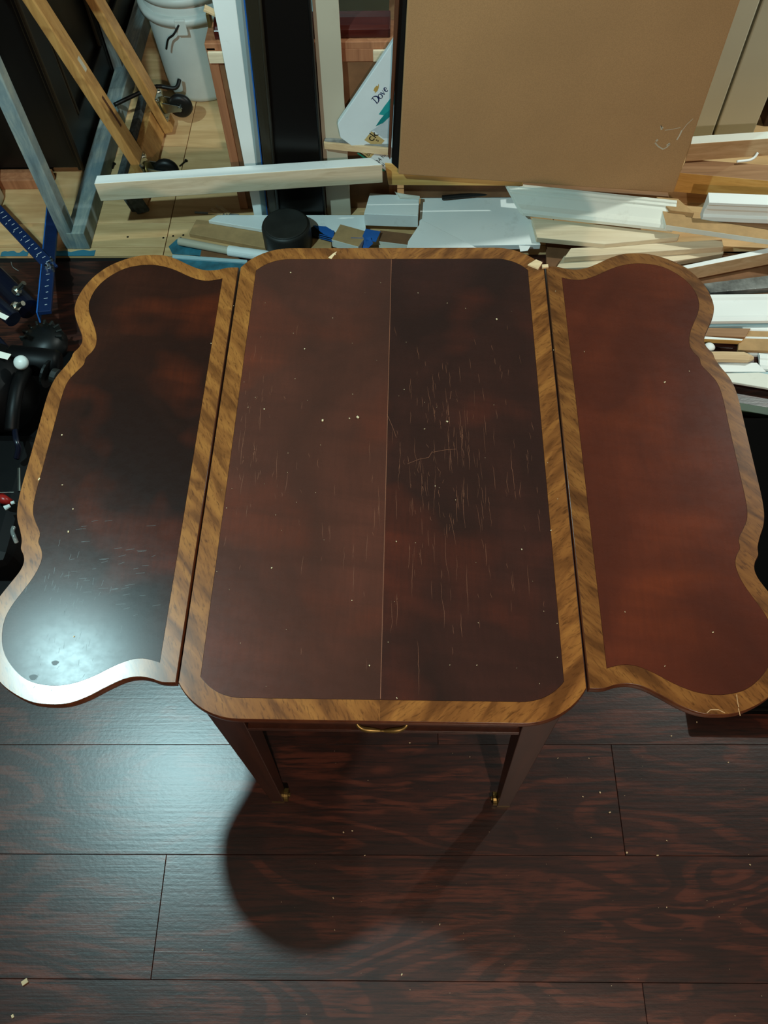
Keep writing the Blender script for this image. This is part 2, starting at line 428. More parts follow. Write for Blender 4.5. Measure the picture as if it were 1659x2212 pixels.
def ply(x0, x1, y0, y1):
    V, Fc = boxvf(((x0+x1)/2, (y0+y1)/2, -0.005), (x1-x0-0.0024, y1-y0-0.0024, 0.010))
    o = mk('plywood_panel', V, Fc, M['ply'], sub, bevel=0.0008, seg=1)
for x0, x1, ys in [(-2.4, -0.735, [1.197, 1.236, 1.345, 1.72, 2.90]), (-0.735, 0.48, [1.197, 1.236, 1.345, 1.50, 2.10, 2.90]), (0.48, 2.4, [1.197, 1.42, 2.02, 2.90])]:
    for a, b in zip(ys[:-1], ys[1:]): ply(x0, x1, a, b)
def struct(name, c, s, mat):
    o = mk(name, *boxvf(c, s), mat); o['kind'] = 'structure'; return o
struct('wall_back', (0, 2.95, 1.18), (4.8, 0.1, 2.4), M['wall'])
struct('wall_left', (-2.42, -0.2, 1.18), (0.1, 6.4, 2.4), M['wall'])
struct('wall_right', (2.42, -0.2, 1.18), (0.1, 6.4, 2.4), M['wall'])
struct('wall_front', (0, -3.4, 1.18), (4.8, 0.1, 2.4), M['wall'])
struct('ceiling', (0, -0.2, 2.42), (4.9, 6.5, 0.08), M['ceil'])
# torn teal tape along the subfloor's edge
rng = random.Random(3)
for (a, b, lab) in [((0, 556), (60, 552), 'short torn teal tape on the subfloor edge under the blue stand'), ((85, 553), (205, 548), 'long torn teal tape on the subfloor edge before the weathered frame')]:
    A, B = PZ(*a, 0), PZ(*b, 0); A.y = B.y = EDGE_Y+0.012
    n = 9; top = []
    for i in range(n+1): top.append(A.lerp(B, i/n)+Vector((0, 0.010+rng.uniform(-0.006, 0.008), 0.0012)))
    low = [A.lerp(B, i/n)+Vector((0, -0.010, 0.0012)) for i in range(n+1)]
    V, Fc = polyvf(top+low[::-1], (0, 0, -0.001))
    tag(mk('painters_tape', V, Fc, M['teal_paint']), lab, 'tape', 'tape on the subfloor edge')

# ------------------------------------------------------------------ the drop-leaf table
TZ = 0.72
table = thing('drop_leaf_table', (0, 0, 0), 'mahogany drop-leaf table with figured border veneer and both scalloped leaves raised', 'table')
def poly_hole(outer, inner, z):
    loops = [[Vector((x, y, 0)) for x, y in outer]]
    if inner: loops.append([Vector((x, y, 0)) for x, y in inner])
    tris = tessellate_polygon(loops); pts = [p for l_ in loops for p in l_]
    return [(p.x, p.y, z) for p in pts], [tuple(t) for t in tris]
def inset(loop, d):
    n = len(loop); area = sum(loop[i][0]*loop[(i+1) % n][1]-loop[(i+1) % n][0]*loop[i][1] for i in range(n)); s = 1 if area > 0 else -1
    out = []
    for i in range(n):
        p0, p, p1 = Vector(loop[i-1]), Vector(loop[i]), Vector(loop[(i+1) % n])
        a = (p-p0).normalized(); b = (p1-p).normalized(); na = Vector((-a.y, a.x))*s; nb = Vector((-b.y, b.x))*s
        nn = (na+nb); nn = nn.normalized() if nn.length > 1e-6 else na
        out.append(tuple(p+nn*d/max(0.5, nn.dot(na))))
    return out
def thick_slab(name, loop, z, t, mat, parent):
    rings = [(0.004, -t), (0.0008, -t+0.003), (0.0, -t+0.006), (0.0, -0.0055), (0.0003, -0.003), (0.0008, -0.0012), (0.0014, -0.0006)]
    V, Fc = [], []; n = len(loop)
    for d, dz in rings: V += [(x, y, z+dz) for x, y in inset(loop, d)]
    for r in range(len(rings)-1):
        for i in range(n): Fc.append((r*n+i, r*n+(i+1) % n, (r+1)*n+(i+1) % n, (r+1)*n+i))
    for r, rev in ((0, True), (len(rings)-1, False)):
        pts = [Vector(V[r*n+i]) for i in range(n)]
        for t_ in tessellate_polygon([[Vector((p.x, p.y, 0)) for p in pts]]): Fc.append(tuple(r*n+i for i in (t_[::-1] if rev else t_)))
    o = mk(name, V, Fc, mat, parent)
    for p in o.data.polygons:
        if len(p.vertices) == 4: p.use_smooth = True
    return o
def center_loop(w, l, r_c, r):
    """rounded corners that meet the hinge line at an angle; r_c: arc centre"""
    cx, cy = r_c; a1 = math.acos((w-cx)/r); arc = [(cx+r*math.cos(a), cy+r*math.sin(a)) for a in [a1+(math.pi/2-a1)*i/12 for i in range(13)]]
    q1 = arc; q2 = [(-x, y) for x, y in arc[::-1]]
    up = q1+q2; return up+[(-x, -y) for x, y in up]
c_out = center_loop(0.2800, 0.447, (0.19, 0.341), 0.1055)
c_in = center_loop(0.2495, 0.416, (0.19, 0.341), 0.0755)
ctop = thick_slab('center_top', c_out, TZ, 0.019, M['edge'], table)
def half(loop, side):
    """part of a loop with x*side>=0 closed along x=0"""
    out = []
    n = len(loop)
    for i in range(n):
        p, q = loop[i], loop[(i+1) % n]
        if p[0]*side >= 0: out.append(p)
        if p[0]*q[0] < 0:
            t = p[0]/(p[0]-q[0]); out.append((0.0, p[1]+(q[1]-p[1])*t))
    return out
for side, mt in ((-1, 'panel_cl'), (1, 'panel_cr')):
    pl = [(x if abs(x) > 1e-9 else side*0.00035, y) for x, y in half(inset(c_in, 0.0002), side)]
    V, Fc = poly_hole(pl, None, TZ)
    tag(mk('veneer_panel', V, Fc, M[mt], ctop), 'worn reddish brown veneer panel' if side < 0 else 'darker cracked veneer panel')
def band_half(outer, inner, side, z):
    """C-shaped border half: outer half loop then inner half loop back along the seam"""
    o_ = half(outer, side); i_ = half(inner, side)
    def start(lp):  # rotate so that the loop starts at a x=0 point and ends at the other
        k = [j for j, p in enumerate(lp) if abs(p[0]) < 1e-9]
        a = next(j for j in k if (j-1) % len(lp) in k) if len(k) > 1 else k[0]
        return lp[a:]+lp[:a]
    o_, i_ = start(o_), start(i_)
    if (o_[0][1] > 0) != (i_[0][1] > 0): i_ = i_[::-1]
    lp = o_+i_[::-1]
    return poly_hole(lp, None, z)
for side, mt in ((-1, 'band_a'), (1, 'band_b')):
    V, Fc = band_half(inset(c_out, 0.0014), inset(c_in, -0.0002), side, TZ)
    mk('border_band', V, Fc, M[mt], ctop)
half_leaf = [(.2806,.3970),(.3022,.3968),(.3200,.3915),(.3380,.3897),(.3565,.3938),(.3780,.4050),(.4025,.4195),(.4255,.4284),(.4490,.4305),(.4750,.4280),(.5010,.4180),(.5263,.4020),(.5470,.3790),(.5610,.3530),(.5690,.3260),(.5710,.3020),(.5680,.2850),(.5620,.2685),(.5520,.2480),(.5430,.2290),(.5405,.2150),(.5437,.2030),(.5505,.1915),(.5525,.1780),(.5595,.1600),(.5680,.1420),(.5735,.1200),(.5757,.0900),(.5757,.0450)]
half_in = [(.3095,.3680),(.3190,.3650),(.3350,.3622),(.3520,.3645),(.3735,.3740),(.3970,.3878),(.4220,.3985),(.4470,.4030),(.4730,.4010),(.4950,.3935),(.5150,.3785),(.5320,.3580),(.5420,.3340),(.5450,.3070),(.5400,.2850),(.5300,.2630),(.5200,.2410),(.5145,.2220),(.5135,.2060),(.5175,.1930),(.5250,.1800),(.5260,.1650),(.5365,.1470),(.5455,.1280),(.5490,.0990),(.5490,.0450)]
def smooth2(pts, n=4):
    out = smoothpath([(x, y, 0) for x, y in pts], n); return [(p.x, p.y) for p in out]
def full(h):
    s = smooth2(h); return s+[(x, -y) for x, y in s[::-1]]
l_out, l_in = full(half_leaf), full(half_in)
for sgn, pm, bm_ in ((-1, 'panel_ll', 'band_a'), (1, 'panel_rl', 'band_r')):
    lo_ = [(sgn*x, y) for x, y in l_out]; li_ = [(sgn*x, y) for x, y in l_in]
    if sgn < 0: lo_, li_ = lo_[::-1], li_[::-1]
    lo_ = [(x+sgn*0.0016 if abs(x) < 0.282 else x, y) for x, y in lo_]
    leaf = thick_slab('leaf', lo_, TZ, 0.019, M['edge'], table)
    tag(leaf, 'dark brown scalloped drop leaf' if sgn < 0 else 'warm red scalloped drop leaf')
    V, Fc = poly_hole(inset(li_, 0.0002), None, TZ); mk('veneer_panel', V, Fc, M[pm], leaf)
    V, Fc = poly_hole(inset(lo_, 0.0014), inset(li_, -0.0002), TZ); mk('border_band', V, Fc, M[bm_], leaf)
# legs, apron, drawer, casters
for sx in (-1, 1):
    for sy in (-1, 1):
        X, Y = sx*0.2495, sy*0.4218
        def q(w): return [(X, Y), (X-sx*w, Y), (X-sx*w, Y-sy*w), (X, Y-sy*w)]
        V = [(x, y, 0.010) for x, y in q(0.026)]+[(x, y, 0.600) for x, y in q(0.046)]+[(x, y, 0.701) for x, y in q(0.047)]
        Fc = [(0,1,2,3), (8,11,10,9)]+[(a+i, a+(i+1) % 4, a+4+(i+1) % 4, a+4+i) for a in (0, 4) for i in range(4)]
        leg = mk('leg', V, Fc, M['leg'], table, bevel=0.0012)
        # small brass caster tucked against the inner side of the foot
        cx, cy = X-sx*0.033, Y-sy*0.014
        V, Fc = join([cylvf((cx-sx*0.002, cy, 0.014), (cx+sx*0.006, cy, 0.014), 0.014, 18), cylvf((cx-sx*0.006, cy, 0.014), (cx+sx*0.008, cy, 0.014), 0.004, 10),
                      boxvf((X-sx*0.013, cy, 0.024), (0.030, 0.012, 0.004)), boxvf((X-sx*0.013, Y-sy*0.013, 0.005), (0.026, 0.026, 0.010)), boxvf((cx+sx*0.0075, cy, 0.020), (0.0025, 0.014, 0.030))])
        tag(mk('caster', V, Fc, M['brass'], leg), 'small brass caster')
for sy in (-1, 1):
    mk('apron', *boxvf((0, sy*0.402, 0.640), (0.404, 0.018, 0.122)), M['leg'], table, bevel=0.001)
for sx in (-1, 1):
    mk('apron', *boxvf((sx*0.232, 0, 0.640), (0.018, 0.748, 0.122)), M['leg'], table, bevel=0.001)
drw = mk('drawer_front', *boxvf((0, -0.4145, 0.640), (0.400, 0.008, 0.106)), M['leg'], table, bevel=0.0015)
mk('drawer_lip', *boxvf((0, -0.414, 0.585), (0.405, 0.020, 0.010)), M['leg'], table, bevel=0.001)
pts = smoothpath([(-0.036, -0.4205, 0.640), (-0.035, -0.428, 0.637), (-0.026, -0.4325, 0.632), (-0.006, -0.434, 0.630), (0, -0.4345, 0.6305), (0.006, -0.434, 0.630), (0.026, -0.4325, 0.632), (0.035, -0.428, 0.637), (0.036, -0.4205, 0.640)], 5)
rad = [0.0026+0.0022*math.exp(-((abs(p.x)-0.020)/0.012)**2)-0.0008*math.exp(-(p.x/0.004)**2) for p in pts]
V, Fc = join([tubevf(pts, rad, 10)]+[lathevf((s*0.036, -0.4185, 0.640), [(0.010, 0), (0.009, 0.003), (0.004, 0.005)], 14, Matrix.Rotation(math.pi/2, 3, 'X')) for s in (-1, 1)])
tag(mk('drawer_pull', V, Fc, M['brass'], drw, smooth=True), 'brass bail drawer pull')
# hairline cracks in the old veneer
rng = random.Random(11)
cr = []
def crack(x, y, L):
    n = max(3, int(L/0.008)); p = Vector((x, y, TZ+0.00012)); pts = [p.copy()]
    for i in range(n):
        p = p+Vector((rng.gauss(0, 0.0007)+0.0002, -L/n, 0)); pts.append(p.copy())
    ww = rng.uniform(0.00022, 0.0005)
    cr.append((pts, [ww*max(0.25, math.sin(math.pi*(i+0.5)/(n+1))) for i in range(n+1)], (0, 0, 1)))
for _ in range(210):
    x = rng.choice([rng.uniform(0.005, 0.235), rng.uniform(0.02, 0.16)]); y = rng.gauss(-0.04, 0.16)
    if -0.36 < y < 0.30: crack(x, y, min(0.09, rng.expovariate(1/0.018)+0.007))
for _ in range(55):
    x = -0.24+abs(rng.gauss(0, 0.035)); y = rng.gauss(0.02, 0.12)
    if -0.3 < y < 0.27: crack(x, y, min(0.06, rng.expovariate(1/0.014)+0.006))
for _ in range(22):
    x = rng.uniform(-0.15, -0.01); y = rng.gauss(-0.14, 0.09)
    if y > -0.36: crack(x, y, rng.expovariate(1/0.014)+0.006)
for x, y, L in [(-0.012, -0.075, 0.075), (-0.025, -0.16, 0.05), (0.012, -0.27, 0.05), (0.02, -0.26, 0.05), (0.075, 0.145, 0.05), (0.09, -0.15, 0.09), (0.11, -0.08, 0.06), (-0.12, -0.20, 0.03)]: crack(x, y, L)
ck = strip_mesh('veneer_cracks', cr, M['crack'], ctop); ck['kind'] = 'stuff'; ck['label'] = 'pale hairline cracks in the dark veneer'
# pale scratches and a split on the leaves
def leafmark(name, sgn_leaf, paths, mat, w, label):
    o = strip_mesh(name, [([PZ(px, py, TZ+0.00012) for px, py in pth], w, (0, 0, 1)) for pth in paths], mat, sgn_leaf); o['kind'] = 'stuff'; o['label'] = label
leaves = [o for o in table.children if o.name.startswith('leaf')]
leafmark('edge_split', leaves[1], [[(1591, 1500), (1594, 1520), (1596, 1528)], [(1595, 1530), (1599, 1546)], [(1527, 1540), (1535, 1533), (1552, 1533), (1566, 1540)]], M['crack_pale'], 0.0011, 'pale split in the border veneer')
sc = []
for i in range(70):
    x, y = rng.gauss(150, 55), rng.gauss(1330, 70)
    if x > 40: sc.append([(x, y), (x-rng.uniform(1, 5), y+rng.uniform(4, 16))])
for i in range(40):
    x, y = rng.uniform(120, 330), rng.gauss(1230, 60); sc.append([(x, y), (x+rng.uniform(8, 22), y-rng.uniform(0, 5))])
leafmark('fine_scratches', leaves[0], sc, M['scratch'], 0.0005, 'faint grey scratches in the dark veneer')
leafmark('deep_scratch', ctop, [[(880, 1002), (905, 992), (926, 988), (934, 975)], [(934, 977), (960, 972), (985, 970)], [(836, 895), (848, 922), (856, 945)], [(975, 845), (972, 862)]], M['crack'], 0.0005, 'pale scratches in the dark panel')
for px, py, r_ in [(72, 1463, 0.0060), (119, 1432, 0.0052)]:
    p = PZ(px, py, TZ+0.0001); mk('dent', [p+Vector((r_*(1+0.2*math.sin(3*a_))*math.cos(a_), r_*0.7*math.sin(a_), 0)) for a_ in [k*0.5236 for k in range(12)]], [tuple(range(12))], M['panel_ll_dent'], leaves[0])
# the open joint down the middle of the panel
mk('panel_seam', *boxvf((0, 0, TZ+0.00005), (0.0010, 0.830, 0.0002)), M['crack'], ctop)

# ------------------------------------------------------------------ left: black cabinet, weathered frame, dolly, bucket
cab = thing('black_cabinet', (-1.35, 2.1, 0), 'black lacquered antique cabinet with chipped mouldings behind the weathered frame', 'cabinet')
mk('body', *boxvf((-1.355, 2.14, 0.350), (0.60, 1.16, 0.62)), M['black_wood'], cab, bevel=0.003)
for y in (1.595, 2.10, 2.68): mk('stile', *boxvf((-1.048, y, 0.350), (0.022, 0.10, 0.62)), M['black_wood'], cab, bevel=0.004)
for z in (0.10, 0.60): mk('rail', *boxvf((-1.049, 2.14, z), (0.020, 1.10, 0.12)), M['black_wood'], cab, bevel=0.004)
for y in (1.652, 1.672, 2.042, 2.158): mk('moulding', *boxvf((-1.0455, y, 0.350), (0.011, 0.010, 0.40)), M['black_edge'], cab, bevel=0.003)
mk('corner_strip', *boxvf((-1.042, 1.549, 0.350), (0.012, 0.012, 0.62)), M['black_edge'], cab, bevel=0.004)
V, Fc = polyvf([(-1.66, 1.50, 0.038), (-1.16, 1.505, 0.038), (-1.15, 1.56, 0.038), (-1.66, 1.56, 0.038)], (0, 0, -0.038)); tag(mk('base_plinth', V, Fc, M['copper'], cab, bevel=0.004), 'raw reddish wood base with broken edge')

frm = thing('weathered_frame', (-1.0, 1.9, 0), 'weathered blue-grey wooden frame standing upright on the tan subfloor', 'frame')
mk('upright', *beamvf((-1.027, 1.248, 0.0), (-1.027, 1.250, 1.5), 0.040, 0.042, (0, 1, 0)), M['weath'], frm, bevel=0.003)
mk('bottom_rail', *beamvf((-0.9965, 1.226, 0.032), (-1.002, 2.72, 0.032), 0.056, 0.064), M['weath'], frm, bevel=0.003)
mk('upright', *beamvf((-1.018, 2.09, 0.052), (-1.018, 2.09, 1.5), 0.034, 0.040, (0, 1, 0)), M['weath'], frm, bevel=0.003)
mk('top_rail', *beamvf((-1.018, 1.23, 1.52), (-1.018, 2.72, 1.52), 0.044, 0.040), M['weath'], frm, bevel=0.003)

DX = -0.815; lean = math.radians(15.5)
U = Vector((-math.sin(lean), 0, math.cos(lean))); N = Vector((math.cos(lean), 0, math.sin(lean)))
def D(u, n, y): return Vector((DX, y, 0.012))+U*u+N*n
dol = thing('furniture_dolly', (DX, 1.6, 0), 'amber wooden furniture dolly with carpeted ends tipped up against the weathered frame', 'dolly')
for y in (1.487, 1.795):
    rl = mk('rail', *beamvf(D(0.0, 0.017, y), D(0.84, 0.017, y), 0.062, 0.030, N), M['dolly'], dol, bevel=0.004)
    # recessed grip slot and pale labels
    if y < 1.6:
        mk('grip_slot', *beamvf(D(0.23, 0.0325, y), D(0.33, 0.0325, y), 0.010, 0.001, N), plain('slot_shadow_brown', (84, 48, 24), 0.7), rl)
        mk('paper_label', *beamvf(D(0.41, 0.0325, y+0.004), D(0.45, 0.0325, y+0.004), 0.016, 0.0006, N), M['cream'], rl)
for u in (0.045, 0.757):
    mk('cross_piece', *beamvf(D(u, -0.014, 1.405), D(u, -0.014, 1.845), 0.028, 0.090, U), M['dolly'], dol, bevel=0.003)
    mk('carpet_pad', *beamvf(D(u+0.006, -0.041, 1.395), D(u+0.006, -0.041, 1.855), 0.026, 0.110, U), M['carpet'], dol, bevel=0.003)
    mk('carpet_end', *beamvf(D(u-0.048, -0.012, 1.388), D(u+0.048, -0.012, 1.388), 0.012, 0.044, N), M['carpet'], dol, bevel=0.003)
def caster(u, y, ang):
    c = mk('caster', *boxvf(D(u, 0.0335, y), (0.003, 0.062, 0.085), Matrix((N, Vector((0,1,0)), U)).transposed()), M['steel'], dol, bevel=0.001)
    for du in (-0.034, 0.034):
        for dy in (-0.024, 0.024): mk('bolt', *cylvf(D(u+du, 0.034, y+dy), D(u+du, 0.041, y+dy), 0.0055, 8), M['steel'], c)
    mk('swivel_plate', *lathevf(D(u, 0.036, y), [(0.027, 0), (0.028, 0.004), (0.020, 0.010)], 20, frame(Vector((0, 1, 0)), N)), M['brass'], c, smooth=True)
    d = (Vector((0, 1, 0))*math.sin(ang)+U*math.cos(ang)); ax = d.cross(N)
    W = D(u, 0.090, y)-d*0.018
    for s in (-1, 1):
        V, Fc = polyvf([D(u, 0.044, y)+d*0.018+ax*s*0.020, D(u, 0.044, y)-d*0.020+ax*s*0.020, W-d*0.010+ax*s*0.020, W+N*0.010+ax*s*0.020, W+d*0.012+ax*s*0.020], ax*s*-0.003)
        mk('fork', V, Fc, M['steel'], c, bevel=0.0008)
    mk('axle', *cylvf(W-ax*0.024, W+ax*0.024, 0.008, 12), M['steel'], c)
    R = frame(d, ax)
    mk('wheel', *lathevf(W, [(0.012, -0.014), (0.030, -0.014), (0.038, -0.009), (0.041, 0), (0.038, 0.009), (0.030, 0.014), (0.012, 0.014)], 26, R), M['rubber'], c, smooth=True)
caster(0.075, 1.478, 0.0); caster(0.080, 1.80, 0.0); caster(0.73, 1.478, 0.0); caster(0.73, 1.80, 0.0)
V, Fc = tubevf(smoothpath([(-0.975, 1.815, 0.09), (-0.90, 1.86, 0.10), (-0.84, 1.90, 0.10), (-0.78, 1.905, 0.09), (-0.765, 1.93, 0.105)], 5), 0.007, 8)
tag(mk('rubber_strap', V, Fc, M['rubber'], smooth=True), 'black rubber strap hooked beside the tipped dolly', 'strap')

bx, by = -0.715, 2.085
bk = thing('plastic_bucket', (bx, by, 0), 'white plastic bucket with collar standing on the subfloor', 'bucket')
mk('body', *lathevf((bx, by, 0), [(0.120, 0.0), (0.128, 0.004), (0.132, 0.02), (0.146, 0.30), (0.146, 0.365), (0.140, 0.365), (0.124, 0.03)], 48), M['bucket'], bk, smooth=True)
mk('collar', *lathevf((bx, by, 0.285), [(0.145, 0), (0.163, 0.0), (0.165, 0.020), (0.160, 0.024), (0.150, 0.026)], 48), M['bucket'], bk, smooth=True)
mk('rim', *lathevf((bx, by, 0.345), [(0.146, 0), (0.158, 0.0), (0.160, 0.020), (0.152, 0.026), (0.142, 0.024)], 48), M['bucket'], bk, smooth=True)
a = PY(382, 28, by-0.155)
mk('handle_lug', *boxvf((a.x+0.004, by-0.155, 0.285), (0.036, 0.020, 0.050)), M['bucket'], bk, bevel=0.003)
V, Fc = tubevf(smoothpath([(a.x, by-0.163, 0.296), (a.x-0.022, by-0.172, 0.270), (a.x-0.045, by-0.168, 0.252), (a.x-0.062, by-0.160, 0.215)], 6), 0.0035, 8)
tag(mk('wire_handle', V, Fc, M['rubber'], bk, smooth=True), 'black wire stub')

# beige board edge at far left
V, Fc = polyvf([(-1.34, 1.24, 0.0), (-1.298, 1.24, 0.0), (-1.298, 1.47, 0.0), (-1.34, 1.47, 0.0)], (0, 0, 0.20))
tag(mk('beige_board', V, Fc, M['cream'], bevel=0.01), 'beige rounded panel standing on edge at the blue leg', 'panel')

# ------------------------------------------------------------------ blue stand with measuring marks
st = thing('blue_steel_stand', (-1.11, 1.38, 0), 'blue steel stand with white graduations crossing the black machine', 'stand')
A, B = PZ(117, 440, 0.02), PZ(97, 676, 0.16)
upv = Vector((0.15, -0.2, 1))
lg = mk('leg', *beamvf(A, B, 0.034, 0.012, upv), M['blue_steel'], st, bevel=0.002)
R = frame(B-A, upv)
mk('leg_flange', *beamvf(A+R@Vector((0, -0.020, -0.012)), B+R@Vector((0, -0.020, -0.012)), 0.004, 0.034, upv), M['blue_tape'], lg, bevel=0.001)
C1, C2 = PZ(-40, 418, 0.13), PZ(114, 582, 0.105)
br = mk('brace', *beamvf(C1, C2, 0.036, 0.008, upv), M['blue_steel'], st, bevel=0.002)
R2 = frame(C2-C1, upv)
marks = []
for i in range(15):
    p = C1.lerp(C2, 0.18+0.053*i)+R2@Vector((0, 0, 0.0045)); marks.append((p+R2@Vector((0, 0.010, 0)), p+R2@Vector((0, 0.010-(0.010 if i % 3 else 0.016), 0))))
    if i % 2 == 0: q_ = p+R2@Vector((0.004, -0.006, 0)); marks.append((q_, q_+R2@Vector((0.003, -0.006, 0))))
V, Fc = join([beamvf(a_, b_, 0.0016, 0.0006, R2@Vector((0, 0, 1))) for a_, b_ in marks]); k_ = mk('graduation_marks', V, Fc, M['scale_ink'], br); k_['kind'] = 'stuff'
marks = []
for i in range(9):
    p = A.lerp(B, 0.55+0.05*i)+R@Vector((0, 0, 0.0065)); marks.append((p+R@Vector((0, 0.006, 0)), p+R@Vector((0.002, -0.004 if i % 2 else 0.0, 0))))
for i in range(5):
    p = A.lerp(B, 0.60+0.012*i)+R@Vector((0, 0, 0.0065)); marks.append((p+R@Vector((0, 0.002*(i % 3), 0)), p+R@Vector((0.004, -0.008+0.003*(i % 2), 0))))
V, Fc = join([beamvf(a_, b_, 0.0018, 0.0006, R@Vector((0, 0, 1))) for a_, b_ in marks]); k_ = mk('printed_marks', V, Fc, M['scale_ink'], lg); k_['kind'] = 'stuff'
for i, (du, dv) in enumerate([(0, 0), (0.014, -0.008), (0.016, 0.010), (-0.022, 0.006), (0.032, 0.012)]):
    p = PZ(107, 574, 0.115)+R@Vector((du, dv, 0.006)); mk('bolt', *cylvf(p-R@Vector((0, 0, 0.008)), p+R@Vector((0, 0, 0.004)), 0.004, 10), M['steel'], st)

# ------------------------------------------------------------------ black power tool lying on the floor at the left
tool = thing('black_power_tool', (-1.05, 0.45, 0), 'black power saw with steel bolts and round pale knob on the dark floor', 'power tool')
def Q(px, py, z): return PZ(px, py, z)
p = Q(60, 900, 0.10)
mk('base', *boxvf((p.x-0.12, 0.36, 0.035), (0.46, 0.80, 0.07)), M['black_pl'], tool, bevel=0.012)
mk('housing', *lathevf(Q(-10, 880, 0.10), [(0.02, 0), (0.11, 0.0), (0.125, 0.02), (0.12, 0.12), (0.09, 0.16), (0.02, 0.17)], 28), M['black_pl'], tool, smooth=True)
A, B = Q(20, 775, 0.22), Q(118, 812, 0.20)
mt = mk('motor', *lathevf(A, [(0.030, 0), (0.036, 0.006), (0.036, (B-A).length-0.012), (0.028, (B-A).length)], 24, frame(Vector((0, 1, 0)), B-A)), M['black_pl'], tool, smooth=True)
d = (B-A).normalized()
mk('end_cap', *cylvf(B-d*0.006, B+d*0.010, 0.020, 16), M['cap'], mt, bevel=0.002)
mk('cap_rim', *cylvf(B-d*0.020, B-d*0.014, 0.0372, 20), M['rubber'], mt)
K = Q(45, 783, 0.28)
tag(mk('round_knob', *lathevf(K, [(0.010, -0.012), (0.017, -0.006), (0.018, 0.0), (0.015, 0.007), (0.008, 0.011), (0.001, 0.0125)], 20, Matrix.Rotation(0.5, 3, 'X')), M['bucket'], tool, smooth=True), 'pale grey round knob')
mk('handle_grip', *tubevf(smoothpath([Q(55, 800, 0.24), Q(40, 830, 0.26), Q(30, 880, 0.25), Q(25, 930, 0.22)], 5), 0.016, 10), M['black_pl'], tool, smooth=True)
# toothed cord clamp
G = Q(98, 744, 0.09)
V, Fc = lathevf(G, [(0.015, -0.02), (0.055, -0.02), (0.062, 0.0), (0.050, 0.03), (0.02, 0.04)], 22); gr = mk('gear_housing', V, Fc, M['rubber'], tool, smooth=True)
for i in range(9):
    a_ = 0.4*i; p = G+Vector((0.050*math.cos(a_), 0.050*math.sin(a_), 0.028)); mk('fin', *boxvf(p, (0.016, 0.006, 0.016), Matrix.Rotation(a_, 3, 'Z')), M['cap'], gr, bevel=0.001)
# steel bolts with nuts on a dark blue tube
A, B = Q(-40, 568, 0.16), Q(62, 668, 0.14)
tb = mk('blue_tube', *cylvf(A, B, 0.030, 20), M['blue_dark'], tool)
mk('blue_tube', *cylvf(Q(-30, 640, 0.22), Q(30, 690, 0.2), 0.022, 18), M['blue_dark'], tool)
mk('blue_tube', *cylvf(Q(-20, 720, 0.20), Q(30, 775, 0.18), 0.012, 14), M['blue_dark'], tool)
for (pa, pb, nut) in [((36, 628, 0.19), (52, 611, 0.215), True), ((34, 662, 0.19), (50, 655, 0.21), False), ((10, 676, 0.21), (-14, 672, 0.24), False)]:
    a_, b_ = Q(*pa), Q(*pb); mk('bolt', *cylvf(a_, b_, 0.0065, 12), M['steel'], tool)
    dd = (b_-a_).normalized(); mk('nut', *cylvf(a_-dd*0.006, a_+dd*0.006, 0.013, 6), M['steel'], tool, bevel=0.001)
tag(mk('spec_label', *boxvf(Q(8, 768, 0.265), (0.032, 0.018, 0.001), Matrix.Rotation(-0.3, 3, 'Z')), M['white_sh'], tool), 'white paper label')
tag(mk('spec_label', *boxvf(Q(6, 683, 0.27), (0.030, 0.014, 0.001), Matrix.Rotation(-0.5, 3, 'Z')), M['white_sh'], tool), 'white paper label')
mk('chrome_rod', *cylvf(Q(41, 1012, 0.20), Q(42, 1062, 0.20), 0.0035, 10), M['steel'], tool)
mk('blue_reflection', *tubevf(smoothpath([Q(31, 922, 0.22), Q(35, 950, 0.23), Q(40, 968, 0.22), Q(36, 990, 0.2)], 5), 0.007, 10), M['blue_dark'], tool, smooth=True)  # tube put in as the blue reflection on the black machine
mk('thin_rod', *cylvf(Q(-20, 1065, 0.22), Q(30, 1063, 0.22), 0.0016, 8), M['steel'], tool)
tag(mk('trigger', *tubevf([Q(-4, 1072, 0.20), Q(10, 1080, 0.21), Q(24, 1086, 0.20)], [0.012, 0.011, 0.008], 12), M['red_pl'], tool, smooth=True), 'red plastic trigger')
mk('terminal', *cylvf(Q(10, 1098, 0.21), Q(22, 1092, 0.21), 0.006, 10, 0.004), M['bucket'], tool)
mk('terminal', *cylvf(Q(24, 1087, 0.212), Q(31, 1085, 0.212), 0.004, 10), M['bucket'], tool)
mk('hook', *tubevf(smoothpath([Q(30, 1138, 0.22), Q(27, 1148, 0.22), Q(31, 1160, 0.22), Q(36, 1172, 0.21)], 5), 0.005, 8), M['film'], tool, smooth=True)
mk('lower_body', *boxvf(Q(0, 1080, 0.14)+Vector((-0.06, 0, -0.05)), (0.26, 0.36, 0.16)), M['black_pl'], tool, bevel=0.03)
# loose cable sheath end on the floor
V, Fc = tubevf(smoothpath([PZ(24, 566, 0.003), PZ(28, 577, 0.003), PZ(40, 585, 0.003)], 5), 0.0012, 6)
tag(mk('zip_tie', V, Fc, M['film']), 'thin grey plastic tie on the dark floor by the subfloor edge', 'tie')

